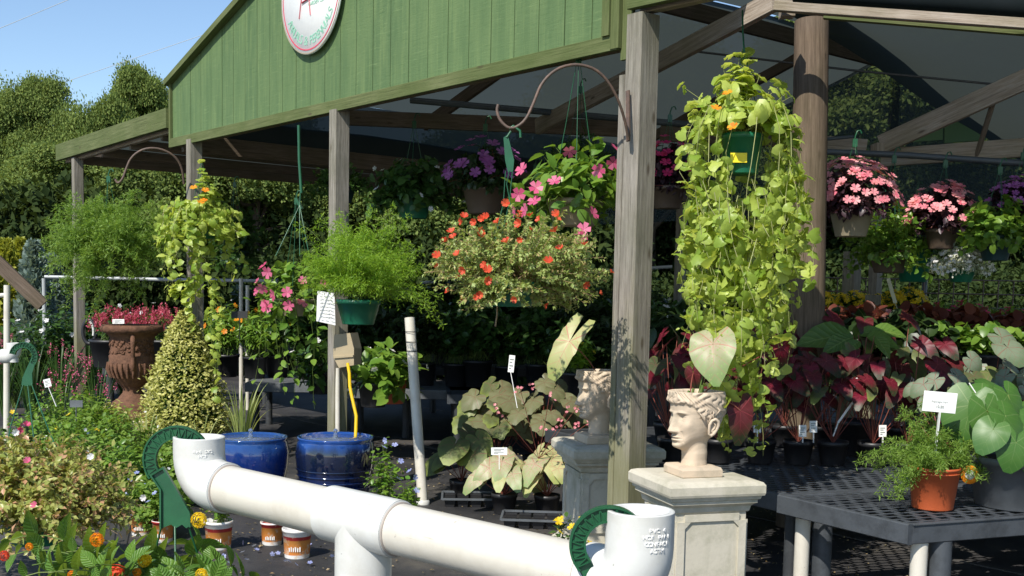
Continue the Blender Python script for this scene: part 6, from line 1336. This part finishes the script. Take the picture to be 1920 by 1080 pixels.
# far garden left: conifers
def conifer(label, px, d, h, r, m, n=2600, name='conifer'):
    P = Hh(px, d, 0); root = thing(name, label, 'tree', P); hh = rng.uniform(0, 1, n) ** 1.2; a = rng.uniform(0, 6.28, n); rr = r * (1 - hh) ** .7 * rng.uniform(.6, 1.1, n) * (1 + .15 * np.sin(a * 5 + hh * 9)); pp = np.stack([np.cos(a) * rr, np.sin(a) * rr, .1 + hh * (h - .1)], 1)
    merged(T_OVAL, pp, np.stack([np.cos(a), np.sin(a), .9 + 0 * a], 1) + rng.normal(size=(n, 3)) * .4, rdir(n), .10, 'crown', m, root); q = MB(); q.tube([(0, 0, 0), (0, 0, h * .8)], [.04, .01], 8); q.build('trunk', M['bark'], root, world=False)
conifer('yellow-green narrow conifer at the left edge, behind the white post', 15, 15, 1.9, .35, M['goldcon']); conifer('second yellow-green conifer right of the white post', 42, 16, 1.95, .32, M['goldcon']); conifer('blue-grey conifer right of the leaning dark beam', 68, 14, 1.85, .30, M['silver'])
conifer('blue-grey conifer partly behind the far post', 100, 15, 1.7, .3, M['silver']); conifer('yellow-green conifer at the left edge, low', -15, 14, 1.7, .35, M['goldcon'])
for i, (x, d_, rx, rz, lm_) in enumerate(((105, 12.6, .32, .38, 'deep'), (150, 13.2, .35, .4, 'deep'), (30, 12.2, .4, .3, 'deep'), (230, 13.5, .45, .4, 'deep'), (300, 13.5, .45, .4, 'mid'), (480, 14, .5, .45, 'deep'))):
    shrub('garden_shrub', ['glossy dark shrub left of the far timber post', 'rounded green shrub right of the far timber post', 'low dark shrub at the left edge behind the elbow', 'green shrub behind the urn and celosia', 'lighter green shrub behind the cone bush tip', 'dark shrub behind the black sign'][i], 'shrub', Hh(x, d_, 0), rx, rz, lm_, 110, 14, .07, T_OVAL, cz=rz + .35, zmin=-.6, fl=('f_white', 6, .03))
shp = thing('purple_pot', 'purple plastic pot on the ground at the left edge', 'pot', PZ(12, 742, 0)); pot(shp, .13, .17, M['purplepot'], .17)
shrub('bedding_plant', 'low pink bedding plant in the purple pot at the left edge', 'plant', np.array(shp.location) + ZV * .16, .18, .10, 'deep', 40, 9, .04, fl=('f_pink', 6, .02))
shrub('potted_plumbago', 'lilac-flowered plant near the left hanger', 'plant', PZ(75, 760, 0), .15, .16, 'deep', 40, 10, .04, T_OVAL, .1, 'purplepot', .14, ('f_purple', 10, .025))
# parked wheel-like hoop seen left of the urn
hp_ = thing('wheel_hoop', 'dark hoop with a pale rim right of the far timber post', 'wheel', W(166, 622, 11.2)); q = MB(); c = W(166, 622, 11.2); q.tube([c + rt * .05 * math.cos(t) + ZV * .10 * math.sin(t) for t in np.linspace(-.4, 1.4, 12)], .012, 8, closed=False); q.build('rim', M['pvc_new'], hp_); q = MB(); q.tube([c + fw * .02 + rt * .065 * math.cos(t) + ZV * .12 * math.sin(t) for t in np.linspace(0, 6.1, 24)], .02, 8); q.build('tyre', M['blackpot'], hp_)
# overhead cables
for i, (a, b) in enumerate((((-60, 78, 40), (180, -22, 40)), ((-60, 216, 45), (420, 52, 45)))):
    r = thing('overhead_cable', ['thin overhead cable crossing the top left corner of the sky', 'thin overhead cable running above the trees towards the gable'][i], 'cable', W(*a)); A, B_ = W(*a), W(*b); d_ = B_ - A; A2, B2 = A - d_ * 1.5, B_ + d_ * 2
    q = MB(); q.tube([A2 + (B2 - A2) * t - ZV * 0 for t in np.linspace(0, 1, 8)], .011, 5); q.build('cable', M['dpipe2'], r)
# ------------------------------------------------------------------ trees
def tree_proto(i, m, H, Rr, n=85000, low=0):
    root = thing('broadleaf_tree', 'x', 'tree', (0, 0, 0)); g = np.random.default_rng(40 + i); nb = 44; d = g.normal(size=(nb, 3)); d /= np.linalg.norm(d, axis=1)[:, None]; d[:, 2] = np.abs(d[:, 2]) * 1.2 - .75
    cc = d * g.uniform(.35, .95, nb)[:, None] * [Rr, Rr, Rr * .95] + [0, 0, H - Rr * 1.0]; cr = g.uniform(.14, .33, nb) * Rr
    k = g.integers(0, nb, n); v = g.normal(size=(n, 3)); v /= np.linalg.norm(v, axis=1)[:, None]; v[:, 2] = np.where(v[:, 2] < -.3, -v[:, 2], v[:, 2]); pos = cc[k] + v * (cr[k] * g.uniform(.55, 1.12, n) * (1 + .45 * g.random(n) ** 6))[:, None] * [1, 1, .8]
    merged(T_Q, pos, v * .6 + g.normal(size=(n, 3)) * .7, v + ZV * .4 + g.normal(size=(n, 3)) * .5, g.uniform(.09, .17, n), 'crown', m, root)
    q = MB(); q.tube([(0, 0, 0), (.1, 0, H * .3), (0, .1, H * .62)], [.26, .19, .10], 10)
    for j in range(9): b = np.array([.05, .05, H * R.uniform(.28, .6)]); e = cc[R.randrange(nb)]; q.tube([b, b * .5 + e * .5 + [0, 0, -.3], e], [.09, .06, .02], 6)
    q.build('trunk', M['bark'], root, world=False); return root
TP = [tree_proto(0, T1, 9.5, 3.6), tree_proto(1, T2, 8.5, 3.8), tree_proto(2, T3, 7.0, 3.4), tree_proto(3, T2, 10.5, 3.9)]
spec = [(0, -20, 168, .50, 'left edge tree with the low crown'), (3, 72, 145, .42, 'tall rounded tree crown left of the sky gap'), (1, 25, 192, .42, 'lower tree in front at the left edge'), (2, 118, 222, .36, 'short tree at the foot of the sky gap'), (0, 172, 186, .36, 'tree just right of the sky gap'),
        (1, 218, 156, .42, 'rounded tree between the sky gap and the gable corner'), (3, 268, 122, .42, 'tallest tree just left of the gable corner'), (2, 315, 142, .45, 'tree directly behind the gable corner'), (2, 150, 232, .42, 'lower yellow-green tree behind the left roof')]
used = set()
def put_tree(k, px, d, sc, lab, sx=None):
    P = Hh(px, d, 0)
    if k not in used: used.add(k); o = TP[k]; o.location = Vector([float(v) for v in P]); o['label'] = lab; o.rotation_euler = (0, 0, R.uniform(0, 6)); o.scale = (sc,) * 3; o['group'] = 'trees beyond the nursery'
    else: o = dup(TP[k], P, lab, R.uniform(0, 6), sc); o['group'] = 'trees beyond the nursery'
    if sx: o.scale = (sx, sx, sc)
for k, px, y_, sx_, lab in spec: d_ = R.uniform(43, 50); put_tree(k, px, d_, 1.17 * (1.4 + (530 - y_) * d_ / 2080) / (9.5, 8.5, 7.0, 10.5)[k], lab, sx_ * 1.45)
back = [(x, R.uniform(24, 30), R.uniform(.5, .72) if x < 1150 else R.uniform(.82, 1.0)) for x in range(20, 2060, 92)]
for j, (x, d, sc) in enumerate(back): put_tree(j % 2 * 3 if j % 3 else 0, x, d, sc, ORD[j] + ' broadleaf tree from the left in the low row beneath the shed roof')
j = 0
for x in range(-700, 2900, 260):
    if not -250 < x < 420: put_tree(R.randrange(4), x, R.uniform(48, 60), R.uniform(.7, .8) if x < 500 else .9, ORD[j] + ' broadleaf tree from the left in the far rear row'); j += 1
def bushproto():
    root = thing('large_bush', 'x', 'bush', (0, 0, 0), 'bushes along the back of the yard'); g = np.random.default_rng(77); nb = 22; cc = np.stack([g.uniform(-1.6, 1.6, nb), g.uniform(-1, 1, nb), g.uniform(.3, 1.7, nb)], 1); n = 16000; k = g.integers(0, nb, n); v = g.normal(size=(n, 3)); v /= np.linalg.norm(v, axis=1)[:, None]
    pos = cc[k] + v * g.uniform(.35, .7, n)[:, None]; pos[:, 2] = np.abs(pos[:, 2]); merged(T_Q, pos, v * .5 + g.normal(size=(n, 3)) * .7, v + ZV * .5, g.uniform(.09, .17, n), 'foliage', T0, root)
    q = MB(); [q.tube([(0, 0, 0), c * [.5, .5, .6], c], [.05, .03, .01], 5) for c in cc[:7]]; q.build('branches', M['bark'], root, world=False); return root
bp = bushproto(); j = 0
for x, d_, sc_, rn in [(x, R.uniform(17, 20), R.uniform(.75, 1.0), 'near') for x in range(-60, 2120, 112)] + [(x, R.uniform(25, 28), R.uniform(1.5, 1.8), 'far') for x in range(-80, 2150, 130)]:
    if x == -80: j = 0
    P = Hh(x, d_, 0); lab = ORD[j] + ' big leafy bush from the left, in the ' + rn + ' row behind the yard'
    if rn == 'near' and j == 0: bp.location = Vector([float(v) for v in P]); bp['label'] = lab
    else: dup(bp, P, lab, R.uniform(0, 6), sc_)
    j += 1
# trim over-long labels is not needed when this prints nothing
for o in bpy.data.objects:
    if 'label' in o and len(o['label'].split()) > 16: print('LONG', o.name, o['label'])
